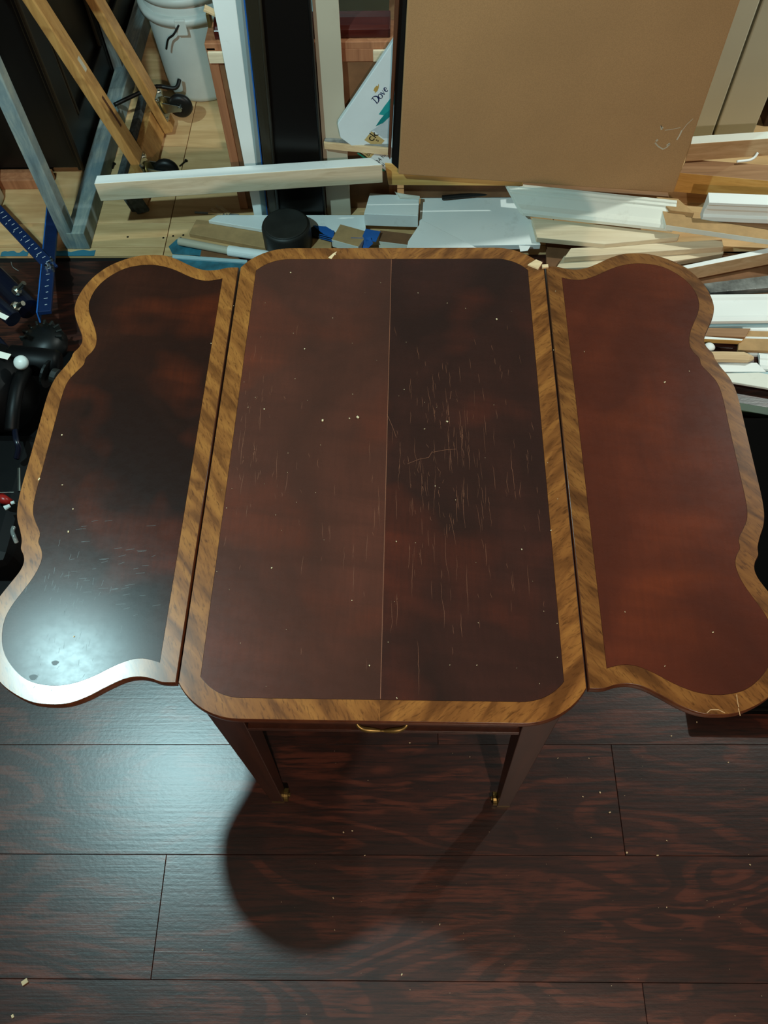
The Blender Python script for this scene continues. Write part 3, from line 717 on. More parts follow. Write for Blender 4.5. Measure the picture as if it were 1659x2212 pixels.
# ------------------------------------------------------------------ things standing at the back
cb = thing('brown_cabinet_back', (-0.26, 1.5, 0), 'brown hardboard cabinet seen from behind with pale corner blocks', 'cabinet')
mk('back_panel', *boxvf((-0.267, 1.412, 0.255), (0.46, 0.008, 0.51)), M['mdf_dk'], cb)
mk('side_edge', *boxvf((-0.503, 1.416, 0.265), (0.026, 0.024, 0.53)), M['copper'], cb, bevel=0.002)
mk('side_edge', *boxvf((-0.024, 1.416, 0.265), (0.026, 0.024, 0.53)), M['copper'], cb, bevel=0.002)
mk('top_board', *boxvf((-0.265, 1.454, 0.531), (0.505, 0.100, 0.020)), M['copper'], cb, bevel=0.002)
mk('top_rail', *boxvf((-0.265, 1.410, 0.505), (0.45, 0.014, 0.034)), M['copper'], cb, bevel=0.001)
for x in (-0.487, -0.045): mk('corner_block', *boxvf((x, 1.402, 0.506), (0.050, 0.012, 0.030)), M['pine_pale'], cb, bevel=0.001)
mk('side_panel', *boxvf((-0.503, 1.564, 0.26), (0.014, 0.28, 0.52)), M['mdf_dk'], cb); mk('side_panel', *boxvf((-0.024, 1.564, 0.26), (0.014, 0.28, 0.52)), M['mdf_dk'], cb)
rw = profvf((-0.49, 1.450, 0.5415), (-0.024, 1.450, 0.5415), [(-0.03, 0), (-0.03, 0.022), (-0.022, 0.030), (0.0, 0.038), (0.03, 0.038), (0.03, 0)])
tag(mk('moulded_rail', *rw, M['redwood'], bevel=0.002), 'dark red polished moulding lying on the brown cabinet', 'moulding')
lt = thing('brass_latch', (-0.492, 1.43, 0.58), 'small brass latch with wooden tab on the dark red moulding', 'latch')
p = PY(461, 62, 1.43)
mk('plate', *boxvf((p.x-0.004, 1.425, 0.596), (0.008, 0.030, 0.036)), M['brass'], lt, bevel=0.001)
mk('tab', *beamvf((p.x-0.012, 1.425, 0.622), (p.x+0.018, 1.425, 0.606), 0.022, 0.007), M['pine'], lt, bevel=0.001)

def leanboard(name, px_b, px_t, y0, y1, zt, t, mat, **kw):
    """board standing on the floor and leaning back from y0 at the floor to y1 at height zt; px_b/px_t left and right edges at two photo rows"""
    def pt(px, py):
        d = ray(px, py); k = (y1-y0)/zt    # y = y0 + k z
        s = (y0+k*CAM.z-CAM.y)/(d.y-k*d.z); return CAM+d*s
    (bl, br, pyb), (tl, tr, pyt) = px_b, px_t
    P0, P1, P2, P3 = pt(bl, pyb), pt(br, pyb), pt(tr, pyt), pt(tl, pyt)
    def ext(a, b, z): k = (z-a.z)/(b.z-a.z); return a+(b-a)*k
    L0, L1 = ext(P0, P3, 0.002), ext(P0, P3, zt); R0, R1 = ext(P1, P2, 0.002), ext(P1, P2, zt)
    n = (R0-L0).cross(L1-L0).normalized()
    if n.y > 0: n = -n
    return (L0, R0, R1, L1), n, polyvf([L0, R0, R1, L1], n*-t)
q4, n, vf = leanboard('w', (548, 566, 462), (458, 509, 0), 1.350, 1.385, 1.1, 0.018, None)
wb = thing('white_board', q4[0], 'tall white painted board with blue tape edge leaning beside the black board', 'board')
mk('face', *vf, M['white'], wb, bevel=0.002)
L0, R0, R1, L1 = q4
V, Fc = polyvf([R0, R0+Vector((0.012, 0.016, 0)), R1+Vector((0.020, 0.016, 0)), R1], (0, 0.003, 0)); mk('bevelled_edge', V, Fc, M['whiteblue'], wb)
V, Fc = polyvf([R0+Vector((0.012, 0.016, 0)), R0+Vector((0.015, 0.017, 0)), R1+Vector((0.024, 0.017, 0)), R1+Vector((0.020, 0.016, 0))], (0, 0.003, 0)); mk('tape_edge', V, Fc, M['blue_tape'], wb)
q4, n, vf = leanboard('b', (600, 704, 462), (560, 671, 0), 1.350, 1.390, 1.1, 0.016, None)
bb = thing('black_board', q4[0], 'tall chipped black lacquered board with worn gold-brown edge', 'board')
mk('face', *vf, M['black_wood'], bb, bevel=0.002)
L0, R0, R1, L1 = q4
V, Fc = polyvf([L0+Vector((-0.001, -0.010, 0)), L1+Vector((-0.001, -0.010, 0)), L1+Vector((-0.042, 0.0, 0)), L0+Vector((-0.027, 0.0, 0))], (0, 0.018, 0))
tag(mk('edge_strip', V, Fc, M['black_edge'], bb, bevel=0.003), 'worn gold-brown edge strip')
mk('bead', *tubevf([L0+Vector((0.003, -0.010, 0)), L1+Vector((0.003, -0.010, 0))], 0.005, 8), M['black_edge'], bb, smooth=True)
mk('bead', *tubevf([R0+Vector((-0.004, -0.003, 0)), R1+Vector((-0.004, -0.003, 0))], 0.0035, 8), M['black_wood'], bb, smooth=True)
q4, n, vf = leanboard('c', (707, 758, 462), (674, 731, 0), 1.374, 1.400, 1.1, 0.006, None)
bo = tag(mk('cream_board', *vf, M['cream'], bevel=0.001), 'tall cream board leaning behind the black board', 'board')
# white slab door behind everything
dr = thing('white_slab_door', (0.2, 2.0, 0), 'pale white slab door standing at the back behind the brown cabinet', 'door')
mk('slab', *boxvf((0.14, 1.98, 1.02), (0.86, 0.04, 2.04)), M['whiteblue'], dr, bevel=0.003)
mk('knob', *lathevf((0.50, 1.94, 0.95), [(0.012, 0), (0.012, 0.02), (0.026, 0.03), (0.026, 0.05), (0.01, 0.056)], 18, Matrix.Rotation(math.pi/2, 3, 'X')), M['brass'], dr, smooth=True)
# sage panels at the right
sg = thing('sage_panel_door', (1.05, 1.75, 0), 'pale sage grooved panel door standing behind the cardboard box', 'door')
for x0, x1 in ((0.62, 1.040), (1.048, 1.175)): mk('panel', *boxvf(((x0+x1)/2, 1.765, 0.95), (x1-x0, 0.03, 1.9)), M['sage'], sg, bevel=0.004)
mk('backing', *boxvf((0.90, 1.785, 0.95), (0.54, 0.008, 1.9)), M['sage'], sg)
sgd = thing('dark_cabinet', (1.5, 1.95, 0), 'dark stained cabinet standing at the right behind the lumber', 'cabinet')
mk('side', *boxvf((1.55, 1.95, 0.8), (0.66, 0.3, 1.6)), M['leg'], sgd, bevel=0.004)
mk('door_panel', *boxvf((1.55, 1.795, 0.8), (0.52, 0.012, 1.4)), M['leg'], sgd, bevel=0.004)

# ------------------------------------------------------------------ tall cardboard box
BY = 1.318
BL, BR, BTL, BTR = PY(860, 377, BY), PY(1455, 418, BY), PY(880, 0, BY), PY(1600, 0, BY)
bx_ = thing('cardboard_box', BL, 'large plain brown cardboard box standing flattened on the scrap lumber', 'box')
nrm = Vector((0, -1, 0))
def up_to(a_, b_, z): return a_+(b_-a_)*((z-a_.z)/(b_.z-a_.z))
V, Fc = polyvf([BL, BR, up_to(BR, BTR, 1.15), up_to(BL, BTL, 1.15)], (0, 0.028, 0))
mk('front_panel', V, Fc, M['card'], bx_, bevel=0.004)
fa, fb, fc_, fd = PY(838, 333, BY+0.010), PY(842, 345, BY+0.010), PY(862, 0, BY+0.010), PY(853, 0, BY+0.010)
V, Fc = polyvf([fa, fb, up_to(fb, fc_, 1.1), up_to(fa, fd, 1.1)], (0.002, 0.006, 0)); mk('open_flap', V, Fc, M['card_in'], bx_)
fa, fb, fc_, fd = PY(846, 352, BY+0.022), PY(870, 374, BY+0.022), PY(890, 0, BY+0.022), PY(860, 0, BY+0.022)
V, Fc = polyvf([fa, fb, up_to(fb, fc_, 1.1), up_to(fa, fd, 1.1)], (0.0, 0.005, 0)); mk('flap_gap_shade', V, Fc, M['rubber'], bx_)  # shade of the open gap beside the flap, drawn as a black sheet
# scraps of torn tape left on its face
def onbox(px, py):
    return PY(px, py, BY)+nrm*0.0007
tp = []
for pth, w in [([(1429, 280), (1428, 271), (1432, 277)], 0.005), ([(1415, 308), (1422, 316), (1432, 322), (1440, 318), (1447, 311)], 0.004), ([(1436, 281), (1452, 279), (1470, 275)], 0.0015), ([(1462, 302), (1468, 292), (1473, 281)], 0.004), ([(1474, 281), (1484, 268), (1497, 256)], 0.0016), ([(1417, 305), (1421, 301)], 0.006), ([(1440, 314), (1447, 309)], 0.005)]:
    tp.append(([onbox(*q_) for q_ in pth], w, nrm))
tag(strip_mesh('torn_tape', tp, M['tape_clear'], bx_), 'torn strips of clear tape')

# ------------------------------------------------------------------ white printed carton leaning at the cabinet
CY = 1.352
TL = PY(729, 268, CY); e1 = (PY(850, 88, CY)-TL).normalized(); e2 = Vector((e1.z, 0, -e1.x))   # e1: along the print, e2: down the print
def CT(u, v, lift=0.0): return TL+e1*u+e2*v+Vector((0, -lift, 0))
ct = thing('printed_carton', TL, 'white soap carton with printed lettering leaning behind the cardboard box', 'carton')
V, Fc = polyvf([CT(0.0, 0), CT(0.33, 0), CT(0.33, 0.215), CT(-0.056, 0.215), CT(-0.033, 0.029)], (0, 0.020, 0)); mk('carton_body', V, Fc, M['carton'], ct, bevel=0.002)
def cuv(zx, zy):
    p = PY(350+zx/3.0164, zy/3.0164, CY)-TL; return (p.dot(e1), p.dot(e2))
def ink(name, polys, mat, lift=0.0006):
    V, Fc = join([polyvf([CT(u, v, lift) for u, v in pg], (0, 0.0004, 0)) for pg in polys]); return mk(name, V, Fc, mat, ct)
ink('pale_print', [[cuv(1350, 860), cuv(1440, 800), cuv(1500, 700), cuv(1530, 690), cuv(1530, 900), cuv(1440, 900), cuv(1380, 850)]], M['pale_ink'], 0.0004)
ink('teal_print', [[cuv(1412, 745), cuv(1450, 690), cuv(1500, 625), cuv(1530, 600), cuv(1530, 650), cuv(1490, 710), cuv(1445, 750)]], M['teal_ink'])
ink('teal_print', [[cuv(1392, 822), cuv(1420, 780), cuv(1455, 738), cuv(1495, 706), cuv(1482, 760), cuv(1440, 800)]], M['teal_dk'], 0.0010)
ink('tan_print', [[cuv(1365, 855), cuv(1450, 915), cuv(1405, 965), cuv(1318, 912)], [cuv(1290, 985), cuv(1330, 950), cuv(1385, 1000), cuv(1350, 1035)]], M['tan_ink'])
ink('green_edge', [[cuv(1270, 1000), cuv(1278, 993), cuv(1452, 1108), cuv(1445, 1118)]], M['green_ink'])
# bird emblem
ink('bird_emblem', [[cuv(*q_) for q_ in ((1378, 590), (1384, 572), (1398, 558), (1406, 562), (1410, 546), (1413, 553), (1411, 572), (1404, 590), (1394, 600), (1386, 606), (1388, 597))]], M['gold_ink'])
# lettering, drawn with a broad nib: strokes in em units, mapped to the carton
o0 = cuv(1398, 676); o1 = cuv(1478, 584); LW = math.hypot(o1[0]-o0[0], o1[1]-o0[1]); la = math.atan2(o1[1]-o0[1], o1[0]-o0[0])
def em(x, y, s):
    x, y = x*s, y*s; return CT(o0[0]+x*math.cos(la)+y*math.sin(la), o0[1]+x*math.sin(la)-y*math.cos(la), 0.0008)
def nib(pts, wts, s): return ([em(a_, b_, s) for a_, b_ in pts], [w*s*1.35 for w in wts], (0, -1, 0))
def arcp(cx, cy, rx, ry, a0, a1, n=14, sl=0.12):
    return [(cx+rx*math.cos(a0+(a1-a0)*i/n)+sl*ry*math.sin(a0+(a1-a0)*i/n), cy+ry*math.sin(a0+(a1-a0)*i/n)) for i in range(n+1)]
S_ = LW/2.55; pi = math.pi; st_ = []
st_.append(nib([(0.10, 0), (0.20, 0.35), (0.30, 0.95)], [0.10, 0.09, 0.09], S_))
d_ = [(0.05, 0.93)]+arcp(0.28, 0.47, 0.55, 0.48, pi*0.5, -pi*0.5, 16, 0.16)+[(0.02, 0.0)]; st_.append(nib(d_, [0.05]+[0.05+0.09*math.sin(pi*i/16) for i in range(17)]+[0.05], S_))
o_ = arcp(1.15, 0.30, 0.26, 0.31, 0, 2*pi, 20, 0.16); st_.append(nib(o_, [0.035+0.07*abs(math.cos(2*pi*i/20)) for i in range(21)], S_))
st_.append(nib([(1.50, 0.60), (1.58, 0.55), (1.64, 0.28), (1.70, 0.02)], [0.05, 0.10, 0.11, 0.05], S_)); st_.append(nib([(1.70, 0.02), (1.86, 0.32), (1.97, 0.62)], [0.05, 0.04, 0.04], S_))
e_ = [(2.12, 0.30), (2.50, 0.36)]+arcp(2.33, 0.32, 0.20, 0.28, 0.2, pi*1.72, 16, 0.16); st_.append(nib(e_, [0.04, 0.04]+[0.04+0.07*abs(math.sin(pi*i/16)) for i in range(17)], S_))
tag(strip_mesh('brand_lettering', st_, M['navy_ink'], ct), 'navy italic lettering reading Dove')
def text(body, uv, size, ang, mat, name='small_lettering'):
    cu = bpy.data.curves.new(name, 'FONT'); cu.body = body; cu.size = size; cu.fill_mode = 'FRONT'
    to = bpy.data.objects.new(name, cu); COL.objects.link(to); bpy.context.view_layer.update()
    me = bpy.data.meshes.new_from_object(to.evaluated_get(bpy.context.evaluated_depsgraph_get()))
    V = [CT(uv[0]+v.co.x*math.cos(ang)+v.co.y*math.sin(ang), uv[1]+v.co.x*math.sin(ang)-v.co.y*math.cos(ang), 0.0010) for v in me.vertices]
    Fc = [tuple(p.vertices) for p in me.polygons]
    bpy.data.objects.remove(to, do_unlink=True)
    return mk(name, V, Fc, mat, ct)
text('ck', cuv(1368, 925), 0.034, la, M['rubber']); text('s', cuv(1405, 925), 0.018, la, M['rubber'])
text('be', cuv(1345, 1020), 0.018, la, M['rubber']); text('24 hou', cuv(1410, 1065), 0.018, la, M['rubber']); text('si', cuv(1440, 1085), 0.018, la, M['rubber'])

# ------------------------------------------------------------------ scrap lumber
GP = 'scrap lumber heap'
# long square stick across the front of the standing boards
A, B = PZ(203, 397, 0.235), PZ(826, 356, 0.235)
d = (B-A).normalized(); bk_ = Vector((-d.y, d.x, 0)).normalized()
V, Fc = polyvf([A, B, B+bk_*0.036-d*0.03, A+bk_*0.036+d*0.004], (0, 0, -0.062))
tag(mk('timber_stick', V, Fc, M['pine_pale'], bevel=0.002, mats=[M['white'], M['pine_pale']], fmat=[0, 1, 1, 1, 1, 1]), 'long square pine stick with white painted top lying across the standing boards', 'lumber', GP)
V, Fc = polyvf([PZ(699, 297, 0.27), PZ(842, 310, 0.27), PZ(842, 322, 0.27), PZ(699, 308, 0.27)], (0, 0, -0.022))
sw = thing('wrapped_stick', PZ(770, 310, 0.26), 'short wooden strip in clear plastic film crossing the white carton', 'lumber', GP)
mk('wood_core', V, Fc, M['pine'], sw, bevel=0.002); 
V, Fc = polyvf([PZ(700, 295, 0.274), PZ(842, 309, 0.274), PZ(842, 316, 0.274), PZ(700, 303, 0.274)], (0, 0, -0.012)); mk('plastic_film', V, Fc, M['film'], sw, bevel=0.003)

V, Fc = polyvf([PY(831, 353, 1.349), PY(1130, 383, 1.349), PY(1130, 402, 1.349), PY(839, 400, 1.349)], (0, 0.055, 0))
tag(mk('dark_timber', *boxvf((0.19, 1.41, 0.095), (0.36, 0.04, 0.085)), M['mdf_dk'], bevel=0.002), 'dark brown timber carrying the yellow board under the box', 'lumber', GP)
tag(mk('yellow_board', V, Fc, M['pine_yel'], bevel=0.002), 'yellow pine board under the left corner of the cardboard box', 'lumber', GP)
V, Fc = polyvf([PY(1128, 402, 1.372), PY(1445, 424, 1.372), PY(1445, 452, 1.372), PY(1180, 432, 1.372)], (0, 0.08, 0))
tag(mk('brown_plank', V, Fc, M['brownb'], bevel=0.002), 'brown plank under the right corner of the cardboard box', 'lumber', GP)
slab('wood_block', [(1352, 428), (1410, 434), (1408, 440), (1350, 436)], 0.100, 0.030, M['pine'], 'small pinkish wood block beneath the cardboard box corner', 'lumber', GP)
slab('painted_hardboard', [(909, 414), (1121, 418), (1150, 478), (1168, 528), (1021, 530), (905, 498)], 0.050, 0.018, M['white'], 'broad flat white painted panel in the heap below the box', 'board', GP)
slab('white_block', [(799, 417), (906, 424), (903, 466), (786, 462)], 0.075, 0.045, M['white'], 'square white block beside the white carton', 'block', GP)
slab('paint_flake', [(852, 413), (868, 419), (907, 423), (907, 429), (862, 428)], [0.090, 0.082, 0.079, 0.079, 0.081], 0.002, M['white_sh'], 'curled white paint flake on the square white block', 'flake', GP)
slab('cut_white_board', [(912, 475), (1040, 540), (1010, 556), (876, 548), (882, 520)], 0.062, 0.010, M['white'], 'white board offcut with slanted edge beside the table edge', 'board', GP)
slab('brown_offcut', [(821, 497), (896, 506), (890, 530), (818, 521)], 0.030, 0.028, M['mdf_dk'], 'dark brown offcut with pale front edge behind the table', 'lumber', GP, side=M['white_sh'])
V, Fc = cylvf(PZ(955, 427, 0.062), PZ(1110, 412, 0.064), 0.007, 12); tag(mk('dark_rod', V, Fc, M['rubber']), 'thin dark rod lying across the white panel', 'rod', GP)
# left scraps on the subfloor
slab('mdf_board', [(408, 504), (424, 474), (700, 500), (720, 545), (575, 536)], 0.016, 0.015, M['mdf'], 'tan fibreboard lying under the black rubber cap', 'board', GP)
slab('white_trim', [(450, 476), (470, 464), (790, 464), (790, 500), (650, 502), (565, 495)], 0.030, 0.013, M['white'], 'long white trim board with pointed end behind the black cap', 'trim', GP)
A, B, C_ = PZ(386, 521, 0.018), PZ(496, 542, 0.018), PZ(600, 556, 0.018)
rd = thing('white_rod', A, 'pale round rod with white wrapped end on the subfloor', 'rod', GP)
mk('rod', *cylvf(A, B, 0.012, 18), M['cream'], rd, bevel=0.002); mk('wrapped_end', *cylvf(B-(B-A).normalized()*0.004, C_, 0.016, 18), M['white'], rd, bevel=0.002)
slab('plastic_sheet', [(364, 532), (382, 516), (420, 518), (440, 532), (433, 552), (372, 548)], 0.003, 0.0025, M['teal_film'], 'crumpled teal plastic sheet under the pale rod', 'sheet', GP)
slab('teal_strip', [(372, 549), (534, 561), (534, 567), (372, 556)], 0.012, 0.010, M['whiteblue'], 'pale blue edged strip beside the teal sheet', 'trim', GP)
slab('teal_board', [(370, 556), (536, 567), (536, 600), (380, 596)], 0.006, 0.005, M['teal_film'], 'teal film strip behind the table leaf', 'sheet', GP)
slab('red_brown_offcut', [(436, 534), (498, 546), (520, 560), (432, 553)], 0.005, 0.004, M['mdf_dk'], 'reddish brown offcut between rod and teal sheet', 'lumber', GP)
for i, (a_, b_) in enumerate([((450, 459), (478, 461)), ((456, 452), (482, 463)), ((466, 444), (490, 462)), ((474, 446), (496, 462))]):
    V, Fc = beamvf(PZ(*a_, 0.008+0.004*i), PZ(*b_, 0.005), 0.009, 0.004); tag(mk('wood_shim', V, Fc, M['pine']), 'thin pine shim in a small fan beside the brown cabinet', 'shim', 'fan of shims')
slab('paint_stick', [(420, 456), (516, 462), (516, 466), (420, 460)], 0.004, 0.003, M['film'], 'flat grey stick on the subfloor before the brown cabinet', 'stick', GP)
cp = PZ(617, 484, 0.095)
c = thing('rubber_puck', (cp.x, cp.y, 0.017), 'round matte black rubber cap standing behind the table', 'cap')
mk('cap_body', *lathevf((cp.x, cp.y, 0.0165), [(0.071, 0), (0.074, 0.004), (0.074, 0.068), (0.072, 0.075), (0.067, 0.079)], 40), M['cap'], c, smooth=True)
mk('cap_rim', *lathevf((cp.x, cp.y, 0.0935), [(0.058, 0), (0.067, 0.002), (0.0675, 0.0035), (0.064, 0.0045), (0.058, 0.003)], 40), M['cap'], c, smooth=True)
tb_ = thing('taped_block', PZ(756, 508, 0.01), 'tan fibreboard block patched with blue painters tape', 'block', GP)
slab('block', [(735, 484), (797, 501), (774, 533), (716, 517)], 0.042, 0.030, M['mdf'], parent=tb_, side=M['white_sh'])
slab('tape_patch', [(790, 494), (822, 500), (812, 522), (790, 518), (783, 510)], 0.0435, 0.002, M['blue_tape'], parent=tb_, bevel=0)
slab('tape_patch', [(758, 513), (792, 514), (798, 535), (768, 537)], [0.0435, 0.0435, 0.020, 0.020], 0.002, M['blue_tape'], parent=tb_, bevel=0)
slab('curled_tape', [(790, 514), (800, 512), (806, 526), (796, 535)], [0.046, 0.052, 0.040, 0.024], 0.001, M['blue_tape'], parent=tb_, bevel=0)
ts = thing('taped_strip', PZ(696, 502, 0.02), 'blue and black striped taped scrap beside the rubber cap', 'scrap', GP)
slab('strip', [(671, 492), (680, 486), (722, 498), (720, 520), (672, 508)], 0.033, 0.006, M['rubber'], parent=ts)
slab('tape_patch', [(676, 487), (704, 489), (722, 500), (720, 514), (700, 506)], 0.0342, 0.001, M['blue_tape'], parent=ts, bevel=0)
for i in range(3): slab('tape_stripe', [(690, 505+4*i), (720, 513+4*i), (720, 514.5+4*i), (690, 506.5+4*i)], 0.0346, 0.001, M['blue_tape'], parent=ts, bevel=0)
slab('tan_offcut', [(672, 512), (716, 520), (716, 545), (668, 545)], 0.024, 0.007, M['mdf'], 'tan offcut between the rubber cap and the taped block', 'lumber', GP)

# right hand side of the heap
crown = [(0, 0), (0, 0.010), (0.008, 0.017), (0.016, 0.018), (0.026, 0.020), (0.050, 0.034), (0.058, 0.036), (0.060, 0.042), (0.068, 0.043), (0.070, 0.048), (0.080, 0.048), (0.080, 0.038), (0.030, 0.008), (0.016, 0)]
A, B = PZ(1129, 466, 0.080), PZ(1452, 501, 0.080)
V, Fc = profvf(A, B, crown)
for i in range(len(crown)): V[i] = V[i]-(B-A).normalized()*(crown[i][0]*0.85)   # mitred end
tag(mk('crown_moulding', V, Fc, M['white_sh'], bevel=0.0006), 'white crown moulding with mitred end lying on the pine board', 'moulding', GP)
slab('pine_board', [(1149, 470), (1300, 486), (1469, 506), (1466, 512), (1307, 527), (1160, 513)], 0.070, 0.018, M['pine_pale'], 'pale pine board under the crown moulding', 'lumber', GP)
slab('white_edged_board', [(1428, 446), (1466, 444), (1482, 468), (1659, 496), (1800, 519), (1800, 538), (1439, 486)], 0.112, 0.018, M['mdf'], 'tan notched board with white front edge', 'board', GP, side=M['white_sh'])
slab('tan_block', [(1418, 425), (1465, 429), (1500, 460), (1448, 454)], 0.121, 0.024, M['mdf'], 'tan block between box corner and notched board', 'block', GP)
prof = [(0, 0), (-0.006, 0.003), (-0.006, 0.018), (0.002, 0.022), (0.002, 0.042), (-0.006, 0.046), (-0.006, 0.060), (-0.012, 0.066), (-0.012, 0.074), (0.026, 0.078), (0.026, 0)]
A, B = PZ(1514, 476, 0.100), PZ(1760, 486, 0.100); V, Fc = profvf(A, B, prof)
tag(mk('stepped_moulding', V, Fc, M['white'], bevel=0.0008), 'thick white stepped moulding beside the box corner', 'moulding', GP)
slab('dark_plank', [(1478, 470), (1720, 482), (1720, 500), (1512, 478)], 0.099, 0.016, M['brownb'], 'brown plank under the stepped moulding', 'lumber', GP)
slab('yellow_timber', [(1483, 343), (1760, 364), (1760, 400), (1468, 373)], 0.105, 0.070, M['brownb'], 'thick yellow pine timber beside the cardboard box', 'lumber', GP, side=M['pine_yel'])
slab('white_topped_timber', [(1496, 294), (1760, 277), (1760, 292), (1492, 311)], 0.172, 0.062, M['white_sh'], 'pine timber with white painted top on the heap', 'lumber', GP, side=M['pine'])
V, Fc = tubevf(smoothpath([PZ(1592, 349, 0.115), PZ(1618, 346, 0.115), PZ(1630, 340, 0.12), PZ(1637, 330, 0.13)], 5), 0.004, 8)
tag(mk('plastic_hook', V, Fc, M['white'], smooth=True), 'white plastic hook under the white-topped timber', 'hook')
slab('pine_plank', [(1233, 536), (1560, 517), (1563, 533), (1219, 556)], 0.055, 0.020, M['pine_pale'], 'upper of two pale pine planks behind the right leaf', 'lumber', GP)
slab('pine_plank', [(1219, 552), (1563, 529), (1563, 548), (1400, 572), (1200, 580)], 0.034, 0.020, M['pine_pale'], 'lower of two pale pine planks behind the right leaf', 'lumber', GP)
slab('white_fascia', [(1474, 574), (1800, 506), (1800, 519), (1486, 580)], 0.070, 0.050, M['white'], 'tan board with white painted edge beside the right leaf', 'board', GP, side=M['pine'])
slab('film_roll', [(1520, 612), (1700, 590), (1700, 618), (1535, 632)], 0.030, 0.022, M['film'], 'grey plastic film bundle below the white-edged board', 'film', GP)
tr_ = [(0, 0), (0, 0.010), (0.010, 0.015), (0.018, 0.013), (0.075, 0.013), (0.082, 0.018), (0.094, 0.018), (0.094, 0)]
A, B = PZ(1510, 700, 0.040), PZ(1780, 697, 0.040); V, Fc = profvf(A, B, tr_); tag(mk('wide_casing', V, Fc, M['white'], bevel=0.0006), 'wide white door casing beside the right leaf lobe', 'trim', GP)
slab('blue_strip', [(1515, 690), (1760, 689), (1760, 701), (1515, 705)], 0.036, 0.014, M['whiteblue'], 'pale blue trim strip under the wide casing', 'trim', GP)
slab('brown_offcut', [(1500, 707), (1622, 709), (1610, 728), (1500, 724)], 0.034, 0.012, M['brownb'], 'short brown slat below the wide casing', 'lumber', GP)
slab('white_edged_offcut', [(1505, 725), (1606, 732), (1603, 736), (1505, 731)], 0.034, 0.016, M['white'], 'tan slat with white painted edge below the brown slat', 'lumber', GP, side=M['pine_yel'])
V, Fc = lathevf(PZ(1533, 749, 0.030), [(0.004, -0.006), (0.014, -0.004), (0.015, 0.0), (0.010, 0.006), (0.002, 0.008)], 18); tag(mk('drawer_knob', V, Fc, M['white'], smooth=True), 'small round white knob among the scraps beside the table', 'knob')
A, B = PZ(1500, 772, 0.032), PZ(1605, 772, 0.032)
V, Fc = tubevf([A, PZ(1560, 771, 0.032), B, PZ(1616, 774, 0.033), PZ(1626, 774, 0.031)], [0.015, 0.015, 0.015, 0.012, 0.006], 7)
tag(mk('broken_stick', V, Fc, M['pine']), 'pine stick with splintered end beside the right leaf', 'lumber', GP)
slab('mitred_trim', [(1540, 785), (1635, 783), (1656, 803), (1540, 803)], 0.022, 0.010, M['white'], 'white trim with slanted cut end below the broken stick', 'trim', GP)
cas = [(0, 0), (0, 0.008), (0.006, 0.012), (0.012, 0.009), (0.030, 0.009), (0.034, 0.013), (0.046, 0.013), (0.048, 0.007), (0.056, 0.007), (0.058, 0)]
for i, (x0, y0, x1, y1, z, lab) in enumerate([(1606, 738, 1800, 742, 0.016, 'upper white casing strip in the right scrap rows'), (1600, 770, 1800, 776, 0.001, 'middle white casing strip in the right scrap rows'), (1580, 828, 1800, 864, 0.006, 'lowest white casing strip on the dark floor'), (1640, 800, 1800, 816, 0.012, 'white casing strip next to the slanted trim')]):
    V, Fc = profvf(PZ(x0, y0, z), PZ(x1, y1, z), cas); tag(mk('casing_strip', V, Fc, M['white'] if i != 2 else M['whiteblue'], bevel=0.0005), lab, 'trim', GP)
slab('flat_white_board', [(1560, 806), (1640, 804), (1800, 838), (1800, 862), (1587, 826), (1560, 824)], 0.028, 0.008, M['white_sh'], 'flat white board low in the right scrap rows', 'board', GP)
slab('tan_offcut', [(1600, 712), (1622, 710), (1760, 712), (1760, 760), (1594, 756)], 0.026, 0.010, M['mdf'], 'tan offcut below the wide casing', 'lumber', GP)
slab('green_strip', [(1594, 869), (1800, 904), (1800, 922), (1598, 886)], 0.020, 0.018, M['green'], 'dark green painted strip on the floor beside the right leaf', 'trim', GP)
slab('long_underboard', [(1180, 520), (1480, 540), (1800, 560), (1800, 640), (1500, 640), (1180, 600)], 0.012, 0.010, M['mdf_dk'], 'brown hardboard sheet under the right lumber heap', 'board', GP)

dark_filler = thing('added_dark_slab', (0.98, 0.15, 0), 'flat black slab added to darken the floor beside the right leaf', 'dark filler')  # added slab that blackens the floor here; no such case is known
mk('dark_slab_body', *boxvf((0.98, 0.16, 0.022), (0.60, 0.76, 0.044)), M['black_mat'], dark_filler, bevel=0.012); mk('dark_slab_top', *boxvf((0.98, 0.16, 0.055), (0.60, 0.76, 0.020)), M['black_mat'], dark_filler, bevel=0.008)
mk('zip', *boxvf((0.98, 0.16, 0.0445), (0.604, 0.764, 0.003)), M['rubber'], dark_filler)  # dark band around the added slab, not a zip

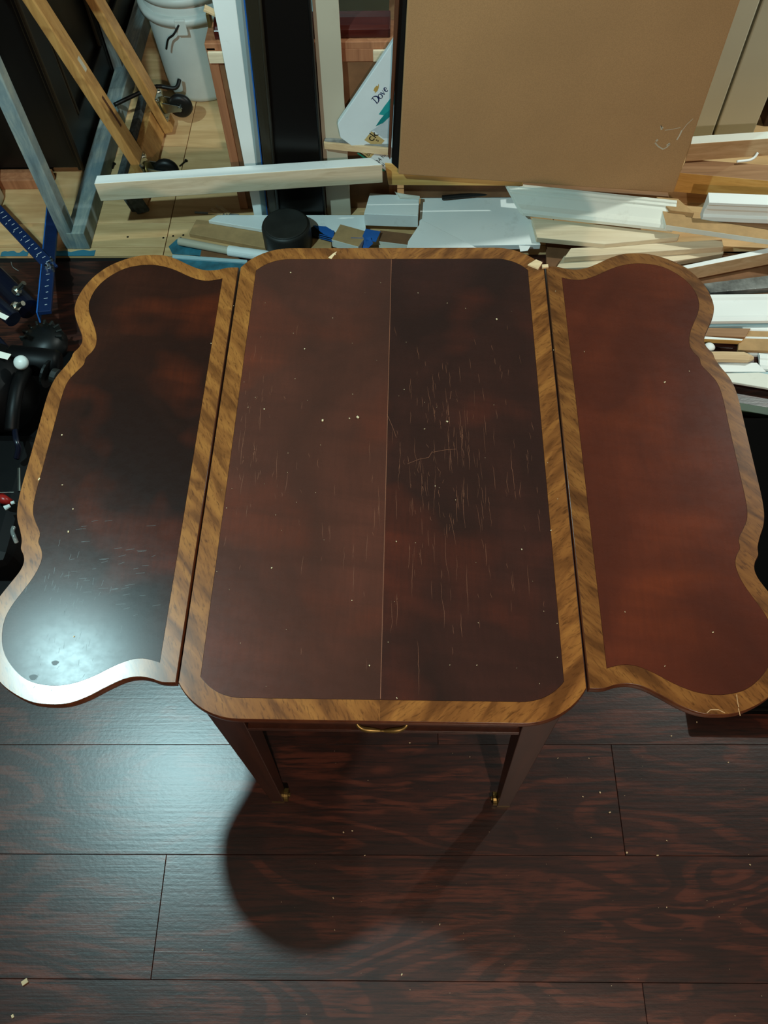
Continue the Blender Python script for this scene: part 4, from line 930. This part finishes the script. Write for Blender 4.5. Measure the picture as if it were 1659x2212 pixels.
# ------------------------------------------------------------------ screws and crumbs
def screw(a_, b_, lab):
    A, B = PZ(*a_, 0.003), PZ(*b_, 0.003); d = (B-A).normalized()
    V, Fc = join([cylvf(A, B, 0.0024, 8, 0.0028), cylvf(B, B+d*0.004, 0.006, 10)]); tag(mk('screw', V, Fc, M['screw']), lab, 'screw', 'screws on the subfloor')
screw((388, 359), (401, 348), 'dark screw lying on the subfloor beside the dolly')
screw((243, 364), (246, 355), 'dark screw lying on the subfloor inside the weathered frame')
for (a_, b_) in [((396, 508), 0), ((390, 514), 0), ((353, 514), 0), ((374, 510), 0), ((276, 512), 0)]:
    p = PZ(*a_, 0); mk('screw_head', *lathevf((p.x, p.y, 0.0002), [(0.0035, 0), (0.0035, 0.0006), (0.0015, 0.0008)], 12), M['screw'], sub)
for i, (pts_, z_, lab) in enumerate([([(1140, 571), (1158, 560), (1172, 566), (1163, 580)], TZ+0.004, 'thin pale wood splinter on the far right corner of the table'), ([(1171, 571), (1184, 570), (1185, 577), (1172, 578)], TZ+0.004, 'tiny pale wood chip at the hinge line on the table'), ([(709, 556), (721, 546), (728, 543), (716, 559)], TZ+0.0016, 'curled tan wood shaving on the far border of the table')]):
    slab('wood_chip', pts_, z_, 0.0035 if i < 2 else 0.0014, M['pine'], lab, 'wood chip', 'wood chips on the table', bevel=0.0004)
slab('paint_flake', [(1121, 530), (1146, 531), (1140, 541), (1124, 543)], 0.052, 0.002, M['white'], 'small white paint flake at the corner of the white panel', 'flake', GP, bevel=0)
def crumbs(name, pts, label, cat, z):
    V, Fc = [], []
    parts = []
    for (px, py, s) in pts:
        p = PZ(px, py, z); s *= 0.72; R = Matrix.Rotation(rng.uniform(0, 3), 3, 'Z')
        parts.append(boxvf(p+Vector((0, 0, s*0.22)), (s, s*rng.uniform(0.35, 0.8), s*0.4), R))
    V, Fc = join(parts); o = mk(name, V, Fc, M['crumb']); tag(o, label, cat, kind='stuff')
tabpts = [(966, 655, .0022), (697, 909, .005), (773, 902, .006), (755, 904, .003), (966, 911, .004), (658, 754, .003), (1073, 690, .004), (571, 884, .003), (536, 880, .002), (1436, 826, .004), (1489, 802, .002), (1540, 1366, .003), (1200, 629, .002), (587, 1227, .003), (1436, 1439, .002), (798, 1438, .003), (857, 1508, .003), (1030, 1437, .002), (85, 1036, .006), (135, 1048, .003), (158, 1100, .003), (148, 1149, .004), (134, 940, .003), (160, 1375, .003), (1127, 1187, .003), (856, 1170, .003), (903, 633, .002), (1262, 760, .002), (1350, 1322, .002), (940, 1050, .002), (917, 927, .003), (628, 589, .003), (1190, 1146, .003), (724, 550, .004), (456, 742, .002)]
tabpts += [(rng.uniform(430, 1220), rng.uniform(600, 1500), rng.uniform(.0008, .0018)) for _ in range(60)]
crumbs('table_crumbs', tabpts, 'pale wood crumbs scattered over the table top', 'crumbs', TZ+0.0003)
flpts = [(720, 1940, .005), (437, 1650+402, .003), (723, 2009, .003), (795, 1686, .002), (761, 1795, .004), (742, 1798, .004), (788, 1848, .004), (1015, 1635, .003), (1205, 1638, .004), (1272, 1638, .003), (1296, 1712, .005), (1317, 1755, .006), (950, 1997, .004), (1354, 1842, .005), (1420, 1848, .006), (1620, 1868, .004), (885, 1605, .005), (1573, 1647, .004), (1440, 1960, .003), (1259, 1721, .004), (55, 2121, .016), (28, 2195, .008), (868, 2105, .005), (1440, 1816, .004), (1505, 1560, .004), (1450, 1590, .004)]
flpts += [(rng.uniform(600, 1659), rng.uniform(1600, 2200), rng.uniform(.001, .002)) for _ in range(60)]
crumbs('floor_crumbs', flpts, 'pale wood crumbs scattered over the dark planks', 'crumbs', 0.0002)
